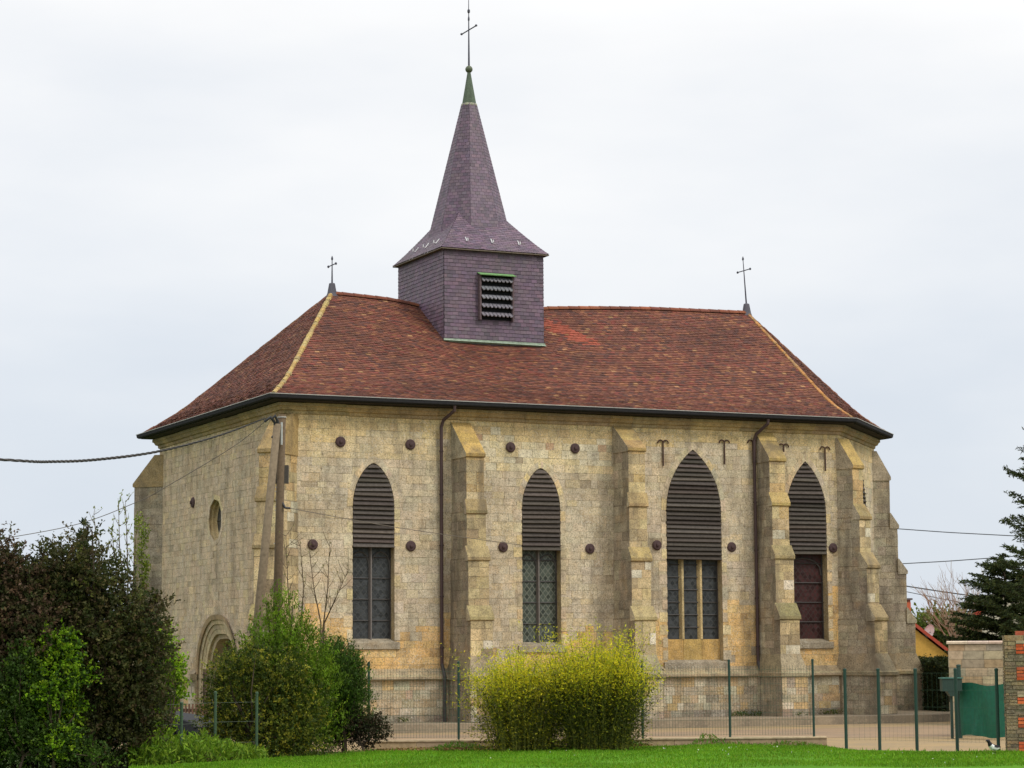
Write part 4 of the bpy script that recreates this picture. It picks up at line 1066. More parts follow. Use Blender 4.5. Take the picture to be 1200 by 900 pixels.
# ------------------------------------------------------------------ houses behind
YH = 95.0
yh = thing('house', 'yellow rendered house gable with red tiled verge behind the church', 'house', tuple(gp(1060, YH)))
k = YH/FPX
a0 = gp(1035, YH); wd_ = 75*k*2.2; rgt = gp(1113, YH); apx_px = 1035
z_of = lambda py, D: CAM.z+(769-py)*D/FPX
lx = lambda px: gp(px, YH)
ze, za = z_of(762, YH), z_of(701, YH)
mb = MB(); W0, W1, AP = lx(958), lx(1112), lx(1035); ze -= .33; za -= .33; AX = (AP-Vector((CAM.x, CAM.y, 0))).normalized()
mb.prism([W0, W1, Vector((W1.x, W1.y, ze)), Vector((AP.x, AP.y, za)), Vector((W0.x, W0.y, ze))], AX*9, (.62, .36, .075)); mb.build('wall', PAINT, yh)
mb = MB()
for s_, E_ in ((1, W1), (-1, W0)):
    a = Vector((AP.x, AP.y, za+.10)); b = Vector((E_.x, E_.y, ze+.10)); d = (b-a).normalized(); b = b+d*.35; nn = Vector((0,0,1))
    mb.prism([a-AX*.15, b-AX*.15, b-AX*.15+nn*.16, a-AX*.15+nn*.16], AX*9.3, (.42, .075, .045))
mb.build('roof', TILE, yh)
ch = gp(1056, YH+2); mb = MB(); zc = z_of(709, YH+2)
mb.box(ch+Vector((0,0,zc-.65)), RH, FH, (0,0,1), .33, .3, .68, (.46, .13, .06)); mb.box(ch+Vector((0,0,zc+.16)), RH, FH, (0,0,1), .40, .36, .035, (.10, .10, .10))
for sx in (-1, 1):
    for sy in (-1, 1): mb.box(ch+RH*.27*sx+FH*.24*sy+Vector((0,0,zc+.075)), RH, FH, (0,0,1), .05, .05, .055, (.3, .12, .07))
mb.build('chimney', PAINT, yh)
DD = YH-.35; dc = at(1089.5, 740, DD)
sdh = thing('satellite_dish', 'pale grey satellite dish on an arm fixed to the yellow gable', 'satellite dish', tuple(dc))
axd = (-FH*.55-RH*.80+Vector((0,0,.25))).normalized(); mb = MB()
mb.lathe(dc, [(.01, -.055), (.14, -.04), (.24, -.005), (.285, .028), (.29, .03), (.24, .005), (.14, -.03), (.02, -.045)], (.62, .62, .60), 22, axd)
mb.build('dish', PAINT, sdh, True)
mb = MB(); e_ = at(1082.5, 751.5, YH-.02); mb.tube([dc-axd*.05, at(1087.5, 749, YH-.2), e_], .035, (.2, .2, .2), 6); mb.build('arm', METAL, sdh)
mb = MB(); mb.tube([dc-axd*.02-Vector((0,0,.25)), dc+axd*.28-Vector((0,0,.16))], .015, (.3,.3,.3), 5); mb.box(dc+axd*.29-Vector((0,0,.16)), axd, RH, (0,0,1), .05, .03, .03, (.25,.25,.25)); mb.build('receiver', METAL, sdh)
# second house, only its red verge shows between the conifers
HD = 84.0; h2 = thing('house', 'house with red tiled gable half hidden behind the conifers', 'house', tuple(gp(1215, HD)))
zz = lambda py: z_of(py, HD); mb = MB(); A0, A1, AM = gp(1150, HD), gp(1300, HD), gp(1225, HD); AX = (A0-Vector((CAM.x, CAM.y, 0))).normalized()
mb.prism([A0, A1, Vector((A1.x, A1.y, zz(722))), Vector((AM.x, AM.y, zz(664))), Vector((A0.x, A0.y, zz(722)))], AX*9, (.55, .50, .40)); mb.build('wall', PAINT, h2)
mb = MB()
for E_ in (A0, A1):
    a = Vector((AM.x, AM.y, zz(663))); b = Vector((E_.x, E_.y, zz(721))); b = b+(b-a).normalized()*.4
    mb.prism([a-AX*.2, b-AX*.2, b-AX*.2+Vector((0,0,.2)), a-AX*.2+Vector((0,0,.2))], AX*9.4, (.42, .07, .045))
mb.build('roof', TILE, h2)

# ------------------------------------------------------------------ vegetation
def trunk_mb(pts_list, col=(.07, .052, .036)):
    mb = MB()
    for pts, rads in pts_list: mb.tube(pts, rads, col, 7)
    return mb
def crown(name, parent, clumps, n, ln, wd, cols, wts, var=.25, up=.25, mat=None, shell=.45, out_bias=.8, spray=None):
    P, d, k = sample_clumps(clumps, n, shell)
    if spray:                        # gather the leaves along short twigs so that the outline breaks up
        m_ = n//spray; base = P[:m_]; td = d[:m_]*out_bias+rng.normal(size=(m_, 3))*.55; td[:, 2] += up; td /= np.linalg.norm(td, axis=1, keepdims=True)
        i = np.repeat(np.arange(m_), spray); t_ = np.tile(np.linspace(0, 1, spray), m_); L_ = rng.uniform(.5, 1.25, m_)[i]*ln*3.2
        P = base[i]+td[i]*(t_*L_)[:, None]+rng.normal(size=(len(i), 3))*ln*.28; d = td[i]
        C = palette(m_, cols, wts, var)[i]*(1+rng.uniform(-.18, .18, (len(i), 1)))
    else: C = palette(n, cols, wts, var)
    A = d*out_bias+rng.normal(size=P.shape)*.75; A[:, 2] += up
    m2 = P[:, 2] > .01; P, A, C = P[m2], A[m2], C[m2]; n2 = len(P)
    return card_mesh(name, mat or LEAF, parent, P, A, rng.uniform(.6, 1.3, n2)*ln, rng.uniform(.7, 1.25, n2)*wd, np.clip(C, 0, 1), .12)
def limbs(base, clumps, r0, col=(.07, .052, .036), fork=.35, sway=.15):
    out_ = []; top = sum((c[0] for c in clumps), Vector())/len(clumps); f_ = base.lerp(Vector((top.x, top.y, top.z)), fork)
    out_.append(([base-Vector((0,0,.05)), base.lerp(f_, .5)+Vector((random.uniform(-sway, sway)*.3, 0, 0)), f_], [r0*1.2, r0, r0*.8]))
    for c in clumps:
        e_ = c[0]; m_ = f_.lerp(e_, .5)+Vector((random.uniform(-sway, sway), random.uniform(-sway, sway), random.uniform(0, sway)))
        out_.append(([f_, m_, e_], [r0*.6, r0*.4, r0*.12]))
    return out_
DKC = [(.062, .066, .024), (.085, .082, .026), (.088, .062, .032), (.050, .064, .020), (.115, .09, .034), (.11, .115, .028)]
def tree(name, label, D, base_px, spec, n, ln, wd, cols, wts, r0=.08, group=None, depth=.85, cat='tree', spray=None, **kw):
    b = gp(base_px, D); o = thing(name, label, cat, tuple(b), group); cl = clumps_px(spec, D, depth)
    trunk_mb(limbs(b, cl, r0)).build('trunk', BARK, o, True)
    crown('crown', o, cl, n, ln, wd, cols, wts, spray=spray, **kw); return o
# dark trees at the left
tree('broadleaf_tree', 'large dark purple-green bushy tree nearest the west wall of the church', 43.2, 105,
     [(80,664,34), (62,655,22), (98,632,15), (108,622,8), (120,675,32), (75,700,52), (140,715,42), (165,735,34), (105,770,62), (160,790,46), (175,760,28), (70,830,60), (130,845,52), (165,835,36), (100,880,45), (48,760,48), (183,705,14), (55,690,40), (30,720,44), (60,790,55), (30,860,50), (120,740,50), (130,790,55), (90,720,45), (110,850,60)],
     105000, .074, .039, DKC, [4, 3, 2, 3, 1.2, 1.2], .10, spray=11, up=.1)
tree('broadleaf_tree', 'reddish dark tree cut by the left edge of the photo', 42.6, -8,
     [(-10,660,36), (12,668,26), (-50,690,60), (20,705,38), (0,770,60), (-30,840,60), (28,830,42), (-80,760,60), (35,740,45), (30,790,45), (15,700,45)],
     70000, .076, .040, [(.095,.062,.038), (.115,.07,.042), (.07,.066,.026), (.14,.095,.045), (.058,.066,.024)], [3, 2.4, 3, 1, 2], .12, spray=11, up=.1)
tree('columnar_conifer', 'slim dark conifer top poking out behind the purple-green tree', 46.5, 98, [(98,612,4,0), (97,628,8,0), (96,645,11,0), (97,670,14,0), (97,720,18,0), (97,790,20,0)], 2600, .12, .04, [(.022,.040,.016), (.032,.052,.02)], None, .06, up=.9, depth=1)
BRT = [(.19,.33,.012), (.26,.41,.018), (.13,.24,.012), (.32,.45,.03)]
tree('leafy_shrub', 'dark green leafy shrub filling the lower left corner under the trees', 41.9, 20,
     [(20,800,34), (5,850,40), (45,870,36), (90,880,26), (-20,880,40), (120,888,16), (25,770,16)], 15000, .062, .038, [(.045,.085,.014), (.07,.125,.016), (.032,.058,.012), (.10,.17,.018)], [3, 2.4, 3, 1], .03, spray=9, cat='shrub', up=.1)
tree('leafy_shrub', 'bright lime green shrub growing in front of the dark trees', 42.0, 62,
     [(75,765,22), (92,790,16), (60,800,26), (45,770,18), (80,745,9), (35,830,32), (68,840,26), (90,828,14), (55,740,7), (70,870,22)], 11000, .062, .04, BRT+[(.055,.11,.016), (.04,.08,.014)], [3, 2, 3, .6, 3, 2.5], .03, spray=9, cat='shrub', up=.1)
tree('leafy_shrub', 'small fresh green tree between the dark tree and the west wall', 46.2, 196,
     [(194,785,20), (200,812,14), (188,750,14), (208,778,8), (190,840,15), (182,865,16), (208,800,5)], 6500, .066, .045, BRT, [3, 3, 3, 2], .035, spray=7, cat='tree', up=.15)
# saplings and ivy by the far buttress
def sapling(name, label, D, stems, leafn, cols, ln=.07, group=None, bare=False, cat='sapling'):
    b = gp(stems[0][0][0], D); o = thing(name, label, cat, tuple(b), group); mb = MB(); LP_, LA = [], []
    for st in stems:
        pts = [gp(st[0][0], D)]+[at(x_, y_, D+random.uniform(-.25, .25)) for x_, y_ in st[1:]]
        fine = [pts[i].lerp(pts[i+1], t_/4) for i in range(len(pts)-1) for t_ in range(4)]+[pts[-1]]
        mb.tube(fine, [.024*(1-.85*i/len(fine)) for i in range(len(fine))], (.12, .085, .055), 5)
        for i in range(len(fine)//2, len(fine)):
            for _ in range(2):
                dv = Vector((random.uniform(-1, 1), random.uniform(-1, 1), random.uniform(.5, 1.6))).normalized(); e_ = fine[i]+dv*random.uniform(.15, .5)
                mb.tube([fine[i], fine[i].lerp(e_, .5)+Vector((0,0,-.02)), e_], [.008, .006, .003], (.12, .09, .055), 4)
                for _k in range(leafn):
                    t_ = random.random(); LP_.append(tuple(fine[i].lerp(e_, t_)+Vector([random.gauss(0, .02) for _q in range(3)]))); LA.append(tuple(dv+Vector([random.gauss(0, .5) for _q in range(3)])))
    mb.build('trunk', BARK, o)
    if LP_:
        n_ = len(LP_); card_mesh('crown', LEAF, o, np.array(LP_), np.array(LA), rng.uniform(.6, 1.3, n_)*ln, rng.uniform(.6, 1.2, n_)*ln*.6, palette(n_, cols))
    return o
sapling('sapling', 'slender leafing sapling with pale new leaves beside the far corner buttress', 56.5, [[(148,880), (146,700), (140,640), (139,592)], [(148,880), (150,690), (149,640), (147,588)], [(148,880), (142,700), (134,650), (131,622)], [(150,880), (155,700), (158,650), (160,618)]], 4, [(.22,.28,.06), (.30,.34,.09), (.16,.22,.04)], .085)
sapling('sapling', 'very thin sapling with few leaves just left of the leafier one', 56.0, [[(118,880), (117,700), (114,650), (110,603)]], 3, [(.18,.22,.06), (.22,.26,.08)], .07)
iv = thing('ivy', 'lime green creeper climbing the edge of the far corner buttress', 'climbing plant', tuple(gp(165, 66)))
cl = [(at(166+random.uniform(-4, 6), y_, 66.4+random.uniform(-.2, .1)), .16, .16, .3) for y_ in range(612, 770, 12)]
crown('foliage', iv, cl, 1500, .075, .055, [(.20,.27,.03), (.15,.22,.025), (.26,.32,.05), (.10,.15,.02)], None); trunk_mb([([gp(166, 66.4), at(167, 750, 66.4), at(166, 620, 66.4)], [.03, .02, .008])]).build('stem', BARK, iv)
# conifer bush in the middle
GC = [(.125,.21,.015), (.17,.28,.018), (.08,.135,.013), (.24,.35,.028)]
tree('conifer_shrub', 'tall bright green feathery conifer bush in front of the utility pole', 48.3, 330,
     [(328,703,12,0), (323,720,18,0), (345,740,24), (318,755,34), (350,770,38), (300,778,32), (335,805,58), (290,805,36), (370,800,34), (310,845,60), (365,850,42), (330,870,50), (300,735,10), (366,745,9), (312,705,6,0), (343,708,7,0)],
     52000, .070, .022, GC, [4, 3, 3, 1.2], .07, cat='conifer', spray=10, up=.95, out_bias=.55, depth=.8)
OL = [(.095,.125,.018), (.17,.185,.022), (.058,.085,.015), (.30,.28,.03), (.042,.066,.014)]
tree('broadleaf_shrub', 'rounded olive green small-leaved shrub growing against the bright conifer', 47.2, 300,
     [(285,780,30), (262,800,24), (330,790,36), (300,820,50), (262,840,34), (350,830,40), (320,860,46), (275,870,34), (355,870,34), (248,790,12), (300,765,16), (264,778,18), (254,808,16), (250,830,16), (248,850,14)],
     34000, .048, .034, OL, [3, 3, 3, 1.6, 2], .04, cat='shrub', spray=8, up=.1, depth=.7)
tree('conifer_shrub', 'darker green conifer bush standing right of the bright one', 49.2, 402,
     [(398,775,20), (385,765,16), (412,790,19), (395,805,34), (418,815,16), (405,840,32), (380,840,30), (415,770,8), (398,757,6)],
     24000, .070, .022, [(.05,.10,.014), (.072,.14,.018), (.035,.065,.012), (.12,.21,.022)], [3, 3, 3, 1], .05, cat='conifer', spray=8, up=.8, out_bias=.6)
tree('dwarf_shrub', 'low dark purplish shrub spreading at the foot of the conifers', 48.9, 425,
     [(420,848,16), (440,850,14), (400,858,18), (428,862,18), (448,858,9), (385,866,14)], 6500, .05, .03, [(.028,.03,.014), (.045,.042,.018), (.06,.038,.022), (.035,.05,.015)], None, .03, cat='shrub', spray=6)
sapling('sapling', 'bare thin sapling rising behind the conifer beside the pole', 51.6, [[(338,870), (340,730), (337,680), (335,628)], [(338,870), (352,735), (356,690), (352,640)]], 1, [(.20,.20,.06)], .05)
sapling('sapling', 'taller bare sapling with forked stems in front of the first window', 51.8, [[(374,870), (378,740), (384,690), (386,640)], [(374,870), (376,730), (368,690), (362,642)], [(374,870), (380,730), (394,700), (408,668)]], 1, [(.20,.20,.06)], .05)
# bamboo clumps
def bamboo(label, D, cx, half, hpx, n_st, seed, cols_top, cols_low):
    b = gp(cx, D); o = thing('bamboo_clump', label, 'bamboo', tuple(b), 'bamboo clumps by the fence'); k = D/FPX; mb = MB(); LP_, LA, LT = [], [], []
    rs = random.Random(seed); H = hpx*k; Wd = half*k
    for i in range(n_st):
        a = rs.uniform(0, 6.283); r_ = math.sqrt(rs.random()); bx, by = math.cos(a)*r_*Wd*.55, math.sin(a)*r_*.45
        ln_ = H*(1.06-.30*r_*r_)*rs.choice((rs.uniform(.70, .95), rs.uniform(.75, .98), rs.uniform(.9, 1.16))); lean = Vector((bx*.85+rs.gauss(0, .16), by*.9+rs.gauss(0, .14), 0))
        out_l = i % 9 == 0
        if out_l: ln_ = H*rs.uniform(.95, 1.22); lean = Vector((bx*1.3+rs.gauss(0, .35), by*1.1+rs.gauss(0, .2), 0))
        p0 = b+RH*bx+FH*by; pts = []
        for s_ in range(9):
            t_ = s_/8; pts.append(p0+(RH*lean.x+FH*lean.y)*(t_**1.7)+Vector((0,0,ln_*(t_-.10*t_**3))))
        mb.tube(pts, [.009*(1-.8*s_/8) for s_ in range(9)], (.16, .17, .04), 4, cap=False)
        for j in range(45 if out_l else 150):
            t_ = .02+.98*rs.random()**.8; s_ = min(7, int(t_*8)); p = pts[s_].lerp(pts[s_+1], t_*8-s_); sp = .26*(1-.55*t_)
            off = Vector((rs.gauss(0, sp), rs.gauss(0, sp), rs.gauss(0, .06))); p = p+off; LP_.append(tuple(p)); LA.append((off.x*2+rs.gauss(0, .4), off.y*2+rs.gauss(0, .4), rs.gauss(.05, .5)))
            LT.append((p.z)/H)
    mb.build('stems', BARK, o)
    P = np.array(LP_); n_ = len(P); t_ = np.array(LT)+rng.normal(0, .12, n_); m_ = P[:, 2] > .02
    C = np.where((t_ > .55)[:, None], palette(n_, cols_top, None, .25), palette(n_, cols_low, None, .3))  # lower leaves: older dark green, with shade also put into the colour
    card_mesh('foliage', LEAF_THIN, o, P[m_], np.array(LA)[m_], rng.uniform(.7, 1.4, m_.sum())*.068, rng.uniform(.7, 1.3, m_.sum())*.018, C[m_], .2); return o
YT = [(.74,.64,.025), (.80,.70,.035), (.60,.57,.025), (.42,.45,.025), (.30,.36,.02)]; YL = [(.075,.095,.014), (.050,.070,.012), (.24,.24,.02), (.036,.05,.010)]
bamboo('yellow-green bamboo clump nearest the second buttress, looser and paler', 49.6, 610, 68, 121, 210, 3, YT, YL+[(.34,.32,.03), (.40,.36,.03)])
bamboo('larger denser bamboo clump with a dark green, shade-tinted base', 49.3, 698, 66, 137, 340, 5, YT, YL)
# undergrowth, weeds
n = 9000
pxv = rng.uniform(150, 312, n); Dv = rng.uniform(43.2, 46.6, n); Dv = np.minimum(Dv, np.interp(pxv, [150, 250, 312], [45.5, 46.4, 46.9])); keep = Dv > np.array([edge_D(v) for v in pxv])-.15
pxv, Dv = pxv[keep], Dv[keep]; P = np.array([tuple(gp(a, d)) for a, d in zip(pxv, Dv)]); hmax = np.interp(pxv, [150, 180, 240, 270, 312], [.5, .62, .62, .42, .28])*(.75+.25*np.sin(pxv*.23)*np.sin(Dv*5))
P[:, 2] = rng.uniform(0, 1, len(P))**.7*hmax; A = rng.normal(size=P.shape)*.7; A[:, 2] += .9
ug = card_mesh('undergrowth', LEAF, None, P, A, rng.uniform(.09, .2, len(P)), rng.uniform(.02, .045, len(P)), palette(len(P), [(.12,.22,.014), (.16,.28,.018), (.08,.15,.014), (.22,.32,.03)]), .25)
tag(ug, 'fresh green weeds and long grass at the left end of the lawn', 'undergrowth', kind='stuff')
n = 5200
pxv = rng.uniform(380, 965, n); Dv = np.array([edge_D(v) for v in pxv])+rng.uniform(-.15, .75, n); P = np.array([tuple(gp(a, d)) for a, d in zip(pxv, Dv)])
den = np.clip(.35+.65*np.sin(pxv*.05)*np.sin(pxv*.013+1), .05, 1); hh_ = rng.uniform(.02, .20, n)*den+.22*np.exp(-((pxv-822)/16)**2)*rng.uniform(0, 1, n); P[:, 2] = hh_; A = rng.normal(size=P.shape)*.6; A[:, 2] += 1
wd2 = card_mesh('weeds', LEAF, None, P, A, rng.uniform(.05, .14, n), rng.uniform(.012, .03, n), palette(n, [(.08,.20,.018), (.11,.25,.02), (.15,.17,.03), (.22,.16,.05)], [3, 3, 1.2, 1]), .25)
tag(wd2, 'scattered weeds and rough grass along the foot of the low wall', 'weeds', kind='stuff')
n = 5200
pxv = rng.uniform(440, 760, n); Dv = np.array([edge_D(v) for v in pxv])+rng.uniform(-.1, 1.0, n); P = np.array([tuple(gp(a, d, .02)) for a, d in zip(pxv, Dv)]); P[:, 2] += rng.uniform(0, .06, n)
lt = card_mesh('fallen_leaves', LEAF, None, P, rng.normal(size=P.shape)*np.array([1, 1, .4]), rng.uniform(.05, .1, n), rng.uniform(.03, .06, n), palette(n, [(.22,.13,.05), (.30,.20,.07), (.14,.08,.035), (.36,.28,.10)]), .2)
tag(lt, 'brown fallen leaves littering the bed under the bamboo', 'leaves', kind='stuff')
n = 2600
xv = rng.uniform(1.5, 19, n); P = np.stack([xv, -.18-rng.uniform(0, .5, n)**1.5-np.where(np.abs(((xv+.2) % 5)-.2) < .5, 1.2, 0)*rng.integers(0, 2, n), np.full(n, .24)], 1)
keep = np.sin(xv*2.3)+np.sin(xv*.9+1) > .2; P = P[keep]; P[:, 2] += rng.uniform(0, .12, len(P)); A = rng.normal(size=P.shape)*.6; A[:, 2] += .8
wf = card_mesh('weeds', LEAF, None, P, A, rng.uniform(.05, .13, len(P)), rng.uniform(.015, .04, len(P)), palette(len(P), [(.07,.11,.02), (.10,.14,.025), (.05,.07,.018), (.20,.16,.06)]), .25)
tag(wf, 'straggling weeds growing at the foot of the church wall', 'weeds', kind='stuff')
# rocks at the left lawn end
for px_, D_, s_, lb_ in ((243, 45.3, .2, 'squat brown stone block lying in the undergrowth'), (268, 46.2, .15, 'smaller pale stone block behind the brown one')):
    c = gp(px_, D_); mb = MB(); bmm = bmesh.new(); bmesh.ops.create_icosphere(bmm, subdivisions=3, radius=1)
    for v in bmm.verts:
        n_ = v.co.normalized(); k_ = 1/max(abs(n_.x), abs(n_.y), abs(n_.z))**.7; w_ = 1+.12*math.sin(n_.x*5+px_)*math.sin(n_.y*4)*1.2+.06*math.sin(n_.z*9+n_.x*7)
        v.co = n_*k_*w_*s_*.8
    for f_ in bmm.faces: mb.face([c+Vector((v.co.x*1.5, v.co.y, v.co.z*.9+s_*.55)) for v in f_.verts], jit((.24, .17, .10), .06))
    tag(mb.build('rock', CONC, None), lb_, 'rock'); bmm.free()

# conifers and trees at the right
def spruce(name, label, D, px_, top_py, reach_px, n_wh, low, cols, dense=1.0, droop=.25, nbr=9, seedv=1, taper=.85, lift=.22):
    b = gp(px_, D); o = thing(name, label, 'conifer', tuple(b)); rs = random.Random(seedv); k = D/FPX
    Ht = at(px_, top_py, D).z; mb = MB(); mb.tube([b, b+Vector((0,0,Ht*.5)), b+Vector((0,0,Ht))], [Ht*.018, Ht*.011, .01], (.06, .042, .03), 8)
    NP_, NA, tw = [], [], MB()
    for i in range(n_wh):
        f_ = i/(n_wh-1); z = low+(Ht-low-.15)*f_; Lb = reach_px*k*(1-f_)**taper+.12
        for j in range(nbr):
            a = 2*math.pi*(j+rs.random()*.7)/nbr+i*1.1; L1 = Lb*rs.uniform(.7, 1.1); d = Vector((math.cos(a), math.sin(a), 0)); zz0 = z+rs.uniform(-.2, .2); pts = []
            for s_ in range(7):
                t_ = s_/6; pts.append(Vector((b.x, b.y, zz0))+d*(L1*t_)+Vector((0,0,L1*(lift*t_-droop*1.5*t_*t_+droop*1.05*t_**3))))
            tw.tube(pts, [.03*(1-.8*t_/6) for t_ in range(7)], (.06, .042, .03), 4, cap=False)
            m_ = int(L1/.16*dense)+2
            for s_ in range(m_):
                t_ = .12+.88*s_/m_; q_ = min(5, int(t_*6)); p = pts[q_].lerp(pts[q_+1], t_*6-q_); ax = (pts[q_+1]-pts[q_]).normalized(); sd_ = ax.cross(Vector((0,0,1))).normalized()
                for sg in (-1, 1):
                    L2 = (.18+.50*L1*.22*(1-abs(t_-.45)))*rs.uniform(.6, 1.2); e_ = (ax*.75+sd_*sg*rs.uniform(.4, .95)+Vector((0,0,rs.uniform(-.55, .05)))).normalized()
                    c_ = 0
                    while c_ < L2:
                        for _ in range(2):
                            NP_.append(tuple(p+e_*c_+Vector([rs.gauss(0, .018) for _q in range(3)]))); NA.append(tuple(e_+Vector([rs.gauss(0, .55) for _q in range(3)])))
                        c_ += .062
    mb.build('trunk', BARK, o, True); tw.build('branches', BARK, o)
    P = np.array(NP_); n_ = len(P)
    card_mesh('needles', NEEDLE, o, P, np.array(NA), rng.uniform(.8, 1.3, n_)*.13, rng.uniform(.8, 1.2, n_)*.036, palette(n_, cols, None, .3), .1); return o
NC = [(.040,.060,.020), (.055,.078,.024), (.030,.045,.016), (.085,.105,.03)]
spruce('spruce_tree', 'tall dark spruce with drooping branches at the right edge', 66, 1252, 385, 112, 16, 1.0, NC, 1.4, .05, 9, 4, .8, .52)
spruce('spruce_tree', 'lower spreading dark conifer behind the block wall', 70, 1178, 650, 78, 11, .9, NC, 2.2, .04, 12, 8, .42)
# bare shrub
bsn = thing('bare_tree', 'leafless pale-twigged shrub behind the lower conifer', 'tree', tuple(gp(1138, 103)))
mb = MB(); rs = random.Random(5)
def grow(p, d, ln_, r_, lv):
    e_ = p+d*ln_; m_ = p.lerp(e_, .5)+Vector((rs.gauss(0, .04), rs.gauss(0, .04), 0))*ln_
    mb.tube([p, m_, e_], [r_, r_*.8, r_*.6], (.30, .22, .15), 4, cap=False)
    if lv == 0: return
    for k in range(3):
        dd = (d+Vector((rs.gauss(0, .36), rs.gauss(0, .36), rs.uniform(-.05, .3)))).normalized(); grow(p.lerp(e_, rs.uniform(.55, 1.0)), dd, ln_*rs.uniform(.55, .8), r_*.6, lv-1)
for k_ in range(9):
    b0 = gp(1138, 103); grow(b0, (Vector((0,0,1))+RH*(-.42+.105*k_)+FH*rs.gauss(0, .2)).normalized(), rs.uniform(2.0, 2.5), .05, 4)
mb.build('branches', BARK, bsn)
tree('broadleaf_tree', 'fresh green leafy tree beyond the yellow house', 118, 1118, [(1110,742,20), (1095,735,14), (1130,745,22), (1145,740,18), (1080,730,10), (1120,760,26), (1074,742,10)], 9000, .22, .15, [(.10,.14,.025), (.14,.18,.03), (.08,.11,.025), (.18,.20,.05)], None, .16, spray=6)
# clipped hedge
h0, h1 = gp(1068, 78), gp(1120, 73); hg = thing('hedge', 'dark clipped hedge between the church and the block wall', 'hedge', tuple(h0))
mb = MB(); dh = (h1-h0).normalized(); nh = Vector((dh.y, -dh.x, 0)); lh = (h1-h0).length
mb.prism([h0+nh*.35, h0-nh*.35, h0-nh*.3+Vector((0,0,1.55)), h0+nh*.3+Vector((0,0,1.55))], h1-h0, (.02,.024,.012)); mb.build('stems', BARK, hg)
n = 15000; u = rng.uniform(0, lh, n); s_ = rng.uniform(-.46, .46, n); z = rng.uniform(0, 1.80, n)+.06*np.sin(u*5); face_ = rng.random(n) < .6; s_ = np.where(face_, .42+rng.normal(0, .05, n), s_); z = np.where(face_, z, 1.72+rng.normal(0, .07, n))
P = np.array(h0)+np.outer(u, np.array(dh))+np.outer(s_, np.array(nh)); P[:, 2] = z
card_mesh('foliage', LEAF, hg, P, rng.normal(size=P.shape), rng.uniform(.05, .1, n), rng.uniform(.03, .06, n), palette(n, [(.022,.034,.012), (.032,.048,.014), (.018,.026,.012), (.05,.065,.02)]))

# ------------------------------------------------------------------ picket fence, car, magpie
pf0, pf1 = gp(205, 57.6), gp(262, 56.6); pf = thing('picket_fence', 'low brown wooden picket fence before the church doorway', 'fence', tuple(pf0))
d = pf1-pf0; n_ = 15; nrm = Vector((d.y, -d.x, 0)).normalized(); dn_ = d.normalized()
for k in range(n_):
    c = pf0+d*(k/(n_-1)); mb = MB(); mb.box(c+nrm*.03+Vector((0,0,.46)), dn_, nrm, (0,0,1), .022, .011, .44, jit((.17, .10, .065), .2)); mb.build('picket', WOOD, pf)
for z in (.74, .2):
    mb = MB(); mb.box((pf0+pf1)/2+Vector((0,0,z)), dn_, nrm, (0,0,1), d.length/2+.05, .018, .04, (.10, .065, .05)); mb.build('rail', WOOD, pf)
for t_ in (.0, .55, 1.0):
    mb = MB(); c = pf0+d*t_-nrm*.06; mb.box(c+Vector((0,0,.55 if t_ != .55 else .85)), dn_, nrm, (0,0,1), .035, .035, .56 if t_ != .55 else .87, (.09, .06, .045)); mb.build('post', WOOD, pf)
# parked car, mostly behind the dark tree
cf = gp(227, 50.4); car = thing('parked_car', 'dark grey parked car with only its front wing showing past the dark tree', 'car', tuple(cf))
dl = (gp(140, 50.9)-cf).normalized(); dw = Vector((-dl.y, dl.x, 0)); dw = dw if dw.dot(FH) > 0 else -dw
CP = lambda x_, y_, z_: cf+dl*x_+dw*y_+Vector((0,0,z_))
wheels = (.78, 3.25); wr = .31
def car_top(x_):
    return float(np.interp(x_, [0, .06, .3, 1.0, 1.25, 1.9, 2.3, 3.0, 3.5, 3.8, 3.98, 4.0], [.52, .62, .70, .80, .86, 1.32, 1.40, 1.38, 1.25, .98, .86, .6]))
mb = MB(); xs = np.linspace(0, 4.0, 61); secs = []
for x_ in xs:
    low = .22
    for wx in wheels:
        if abs(x_-wx) < .37: low = max(low, .30+math.sqrt(max(0, .37**2-(x_-wx)**2)))
    tp = car_top(x_); tuck = .04*(1-min(1, x_/.2))+.04*(1-min(1, (4-x_)/.2)); belt = min(tp, .84); ins = .16*max(0, (tp-.84)/.55)
    sec = [(.03+tuck*2, low), (.0+tuck*2, (low+belt)/2), (.025+tuck*2, belt-.02), (.05+tuck*2+ins*.9, max(belt, tp-.06)), (.14+tuck*2+ins, tp)]
    secs.append([CP(x_, y_, z_) for y_, z_ in sec]+[CP(x_, 1.66-y_, z_) for y_, z_ in sec[::-1]])
cc = (.022, .023, .026)
for a, b in zip(secs[:-1], secs[1:]):
    for k in range(len(a)-1): mb.face([a[k], a[k+1], b[k+1], b[k]], cc)
mb.face(secs[0], cc); mb.face(secs[-1][::-1], cc)
mb.build('body', RUST, car, True)
mb = MB()
for x0, x1 in ((1.42, 2.2), (2.27, 3.05)):
    f_ = lambda x_, z_: CP(x_, .030+.145*max(0, (z_-.84)/.5), z_)
    for y_side in (0,): mb.face([f_(x0+(.0 if x0 > 2 else .02), .90), f_(x1, .90), f_(x1, 1.26), f_(x0+(.0 if x0 > 2 else .45), 1.26)], (.02,.022,.025), [(0,0),(1,0),(1,1),(0,1)])
mb.build('window', GLASS_DIM, car)
for wx in wheels:
    mb = MB(); mb.lathe(CP(wx, .06, wr), [(.19, -.02), (.28, -.02), (wr, .03), (wr, .17), (.28, .2), (.0, .2)], (.02,.02,.02), 20, dw); wh = mb.build('wheel', RUST, car, True)
    mb = MB(); mb.lathe(CP(wx, .05, wr), [(.05, -.01), (.18, .0), (.2, .03), (.0, .05)], (.35,.35,.36), 16, dw); mb.build('rim', METAL, wh)
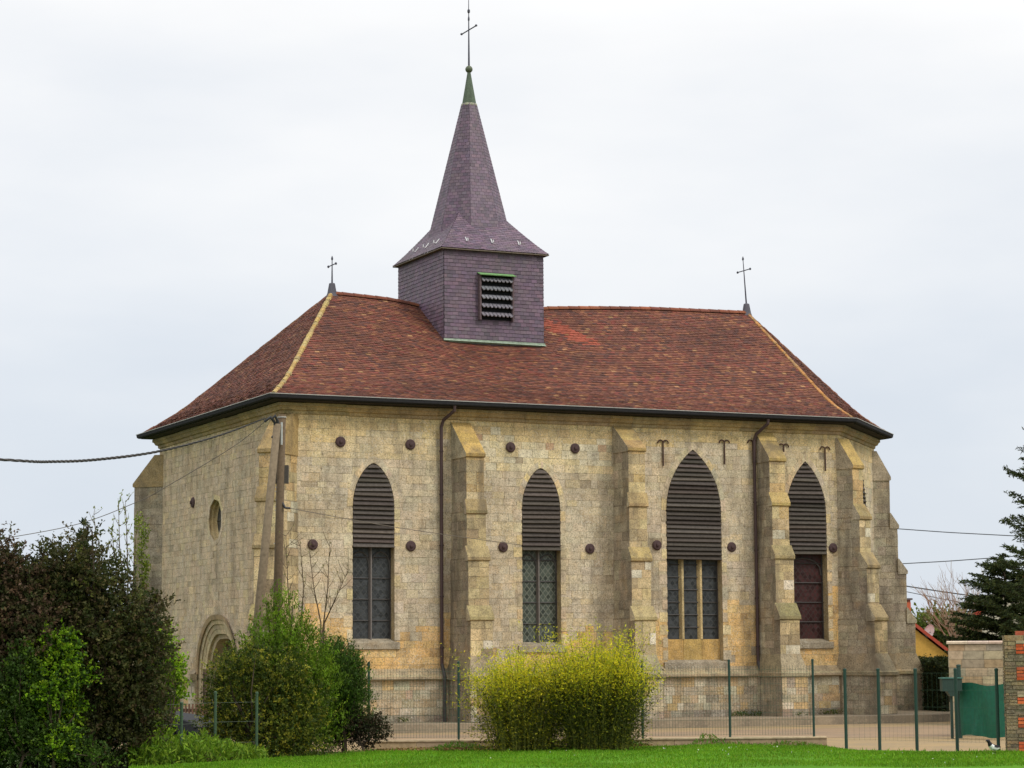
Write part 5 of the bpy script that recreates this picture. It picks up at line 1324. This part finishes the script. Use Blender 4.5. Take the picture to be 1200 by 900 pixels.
mb = MB(); mb.box(CP(.03, .2, .58), dl, dw, (0,0,1), .04, .14, .05, (.10,.10,.10)); mb.build('headlight', PAINT, car)
# magpie walking on the lawn
mg = gp(1159.5, 45.75, .045); mb = MB()
bird = bpy.data.meshes.new('bird'); bb_ = bmesh.new()
fw = (-RH*.92-FH*.4).normalized()           # faces left
def egg(c, ax, rx, ry, col, seg=10):
    ax = ax.normalized(); prof_ = [(ry*math.sin(math.pi*t_/seg)*(1-.12*math.cos(math.pi*t_/seg)), -rx*math.cos(math.pi*t_/seg)) for t_ in range(seg+1)]; return prof_, c, ax
BK = (.012, .012, .016); WH = (.75, .75, .73)
U3 = Vector((0,0,1)); hip = mg+U3*.13
spine = [hip-fw*.15+U3*.015, hip-fw*.11+U3*.005, hip-fw*.04+U3*.0, hip+fw*.03+U3*.015, hip+fw*.08+U3*.055, hip+fw*.105+U3*.105, hip+fw*.125+U3*.135, hip+fw*.150+U3*.138, hip+fw*.19+U3*.128]
rd = [.012, .035, .058, .062, .048, .034, .034, .024, .003]
n_ = 10; i0 = 0; rings = []
for i, p in enumerate(spine):
    t_ = (spine[min(i+1, 8)]-spine[max(i-1, 0)]).normalized(); a = t_.cross(U3).normalized(); b2 = a.cross(t_)
    rings.append([p+(a*math.cos(2*math.pi*k/n_)+b2*math.sin(2*math.pi*k/n_))*rd[i] for k in range(n_)])
for i in range(8):
    for k in range(n_):
        mid = math.sin(2*math.pi*(k+.5)/n_); col = BK
        if i in (1, 2, 3) and mid < .1: col = WH
        if i in (2, 3) and .1 <= mid < .75: col = WH if i == 3 else BK
        mb.face([rings[i][k], rings[i][(k+1) % n_], rings[i+1][(k+1) % n_], rings[i+1][k]], col)
sd_ = fw.cross(U3)
tl = [hip-fw*.13+U3*.02, hip-fw*.25+U3*.012, hip-fw*.36+U3*.0]
for a, b, w0, w1 in ((tl[0], tl[1], .022, .028), (tl[1], tl[2], .028, .010)):
    P4 = [a+sd_*w0, b+sd_*w1, b-sd_*w1, a-sd_*w0]; mb.face(P4, (.012, .02, .03)); mb.face([p-U3*.008 for p in P4][::-1], BK)
for s_ in (-1, 1):
    mb.tube([hip+sd_*s_*.025-U3*.04+fw*.0, hip+sd_*s_*.025-U3*.085-fw*.012, mg+sd_*s_*.025+fw*.005], .006, (.02,.02,.02), 5); mb.tube([mg+sd_*s_*.025-fw*.015+U3*.004, mg+sd_*s_*.025+fw*.03+U3*.004], .005, (.02,.02,.02), 4)
mo = mb.build('magpie', PAINT, None); tag(mo, 'black and white magpie walking on the lawn by the fence post', 'bird')
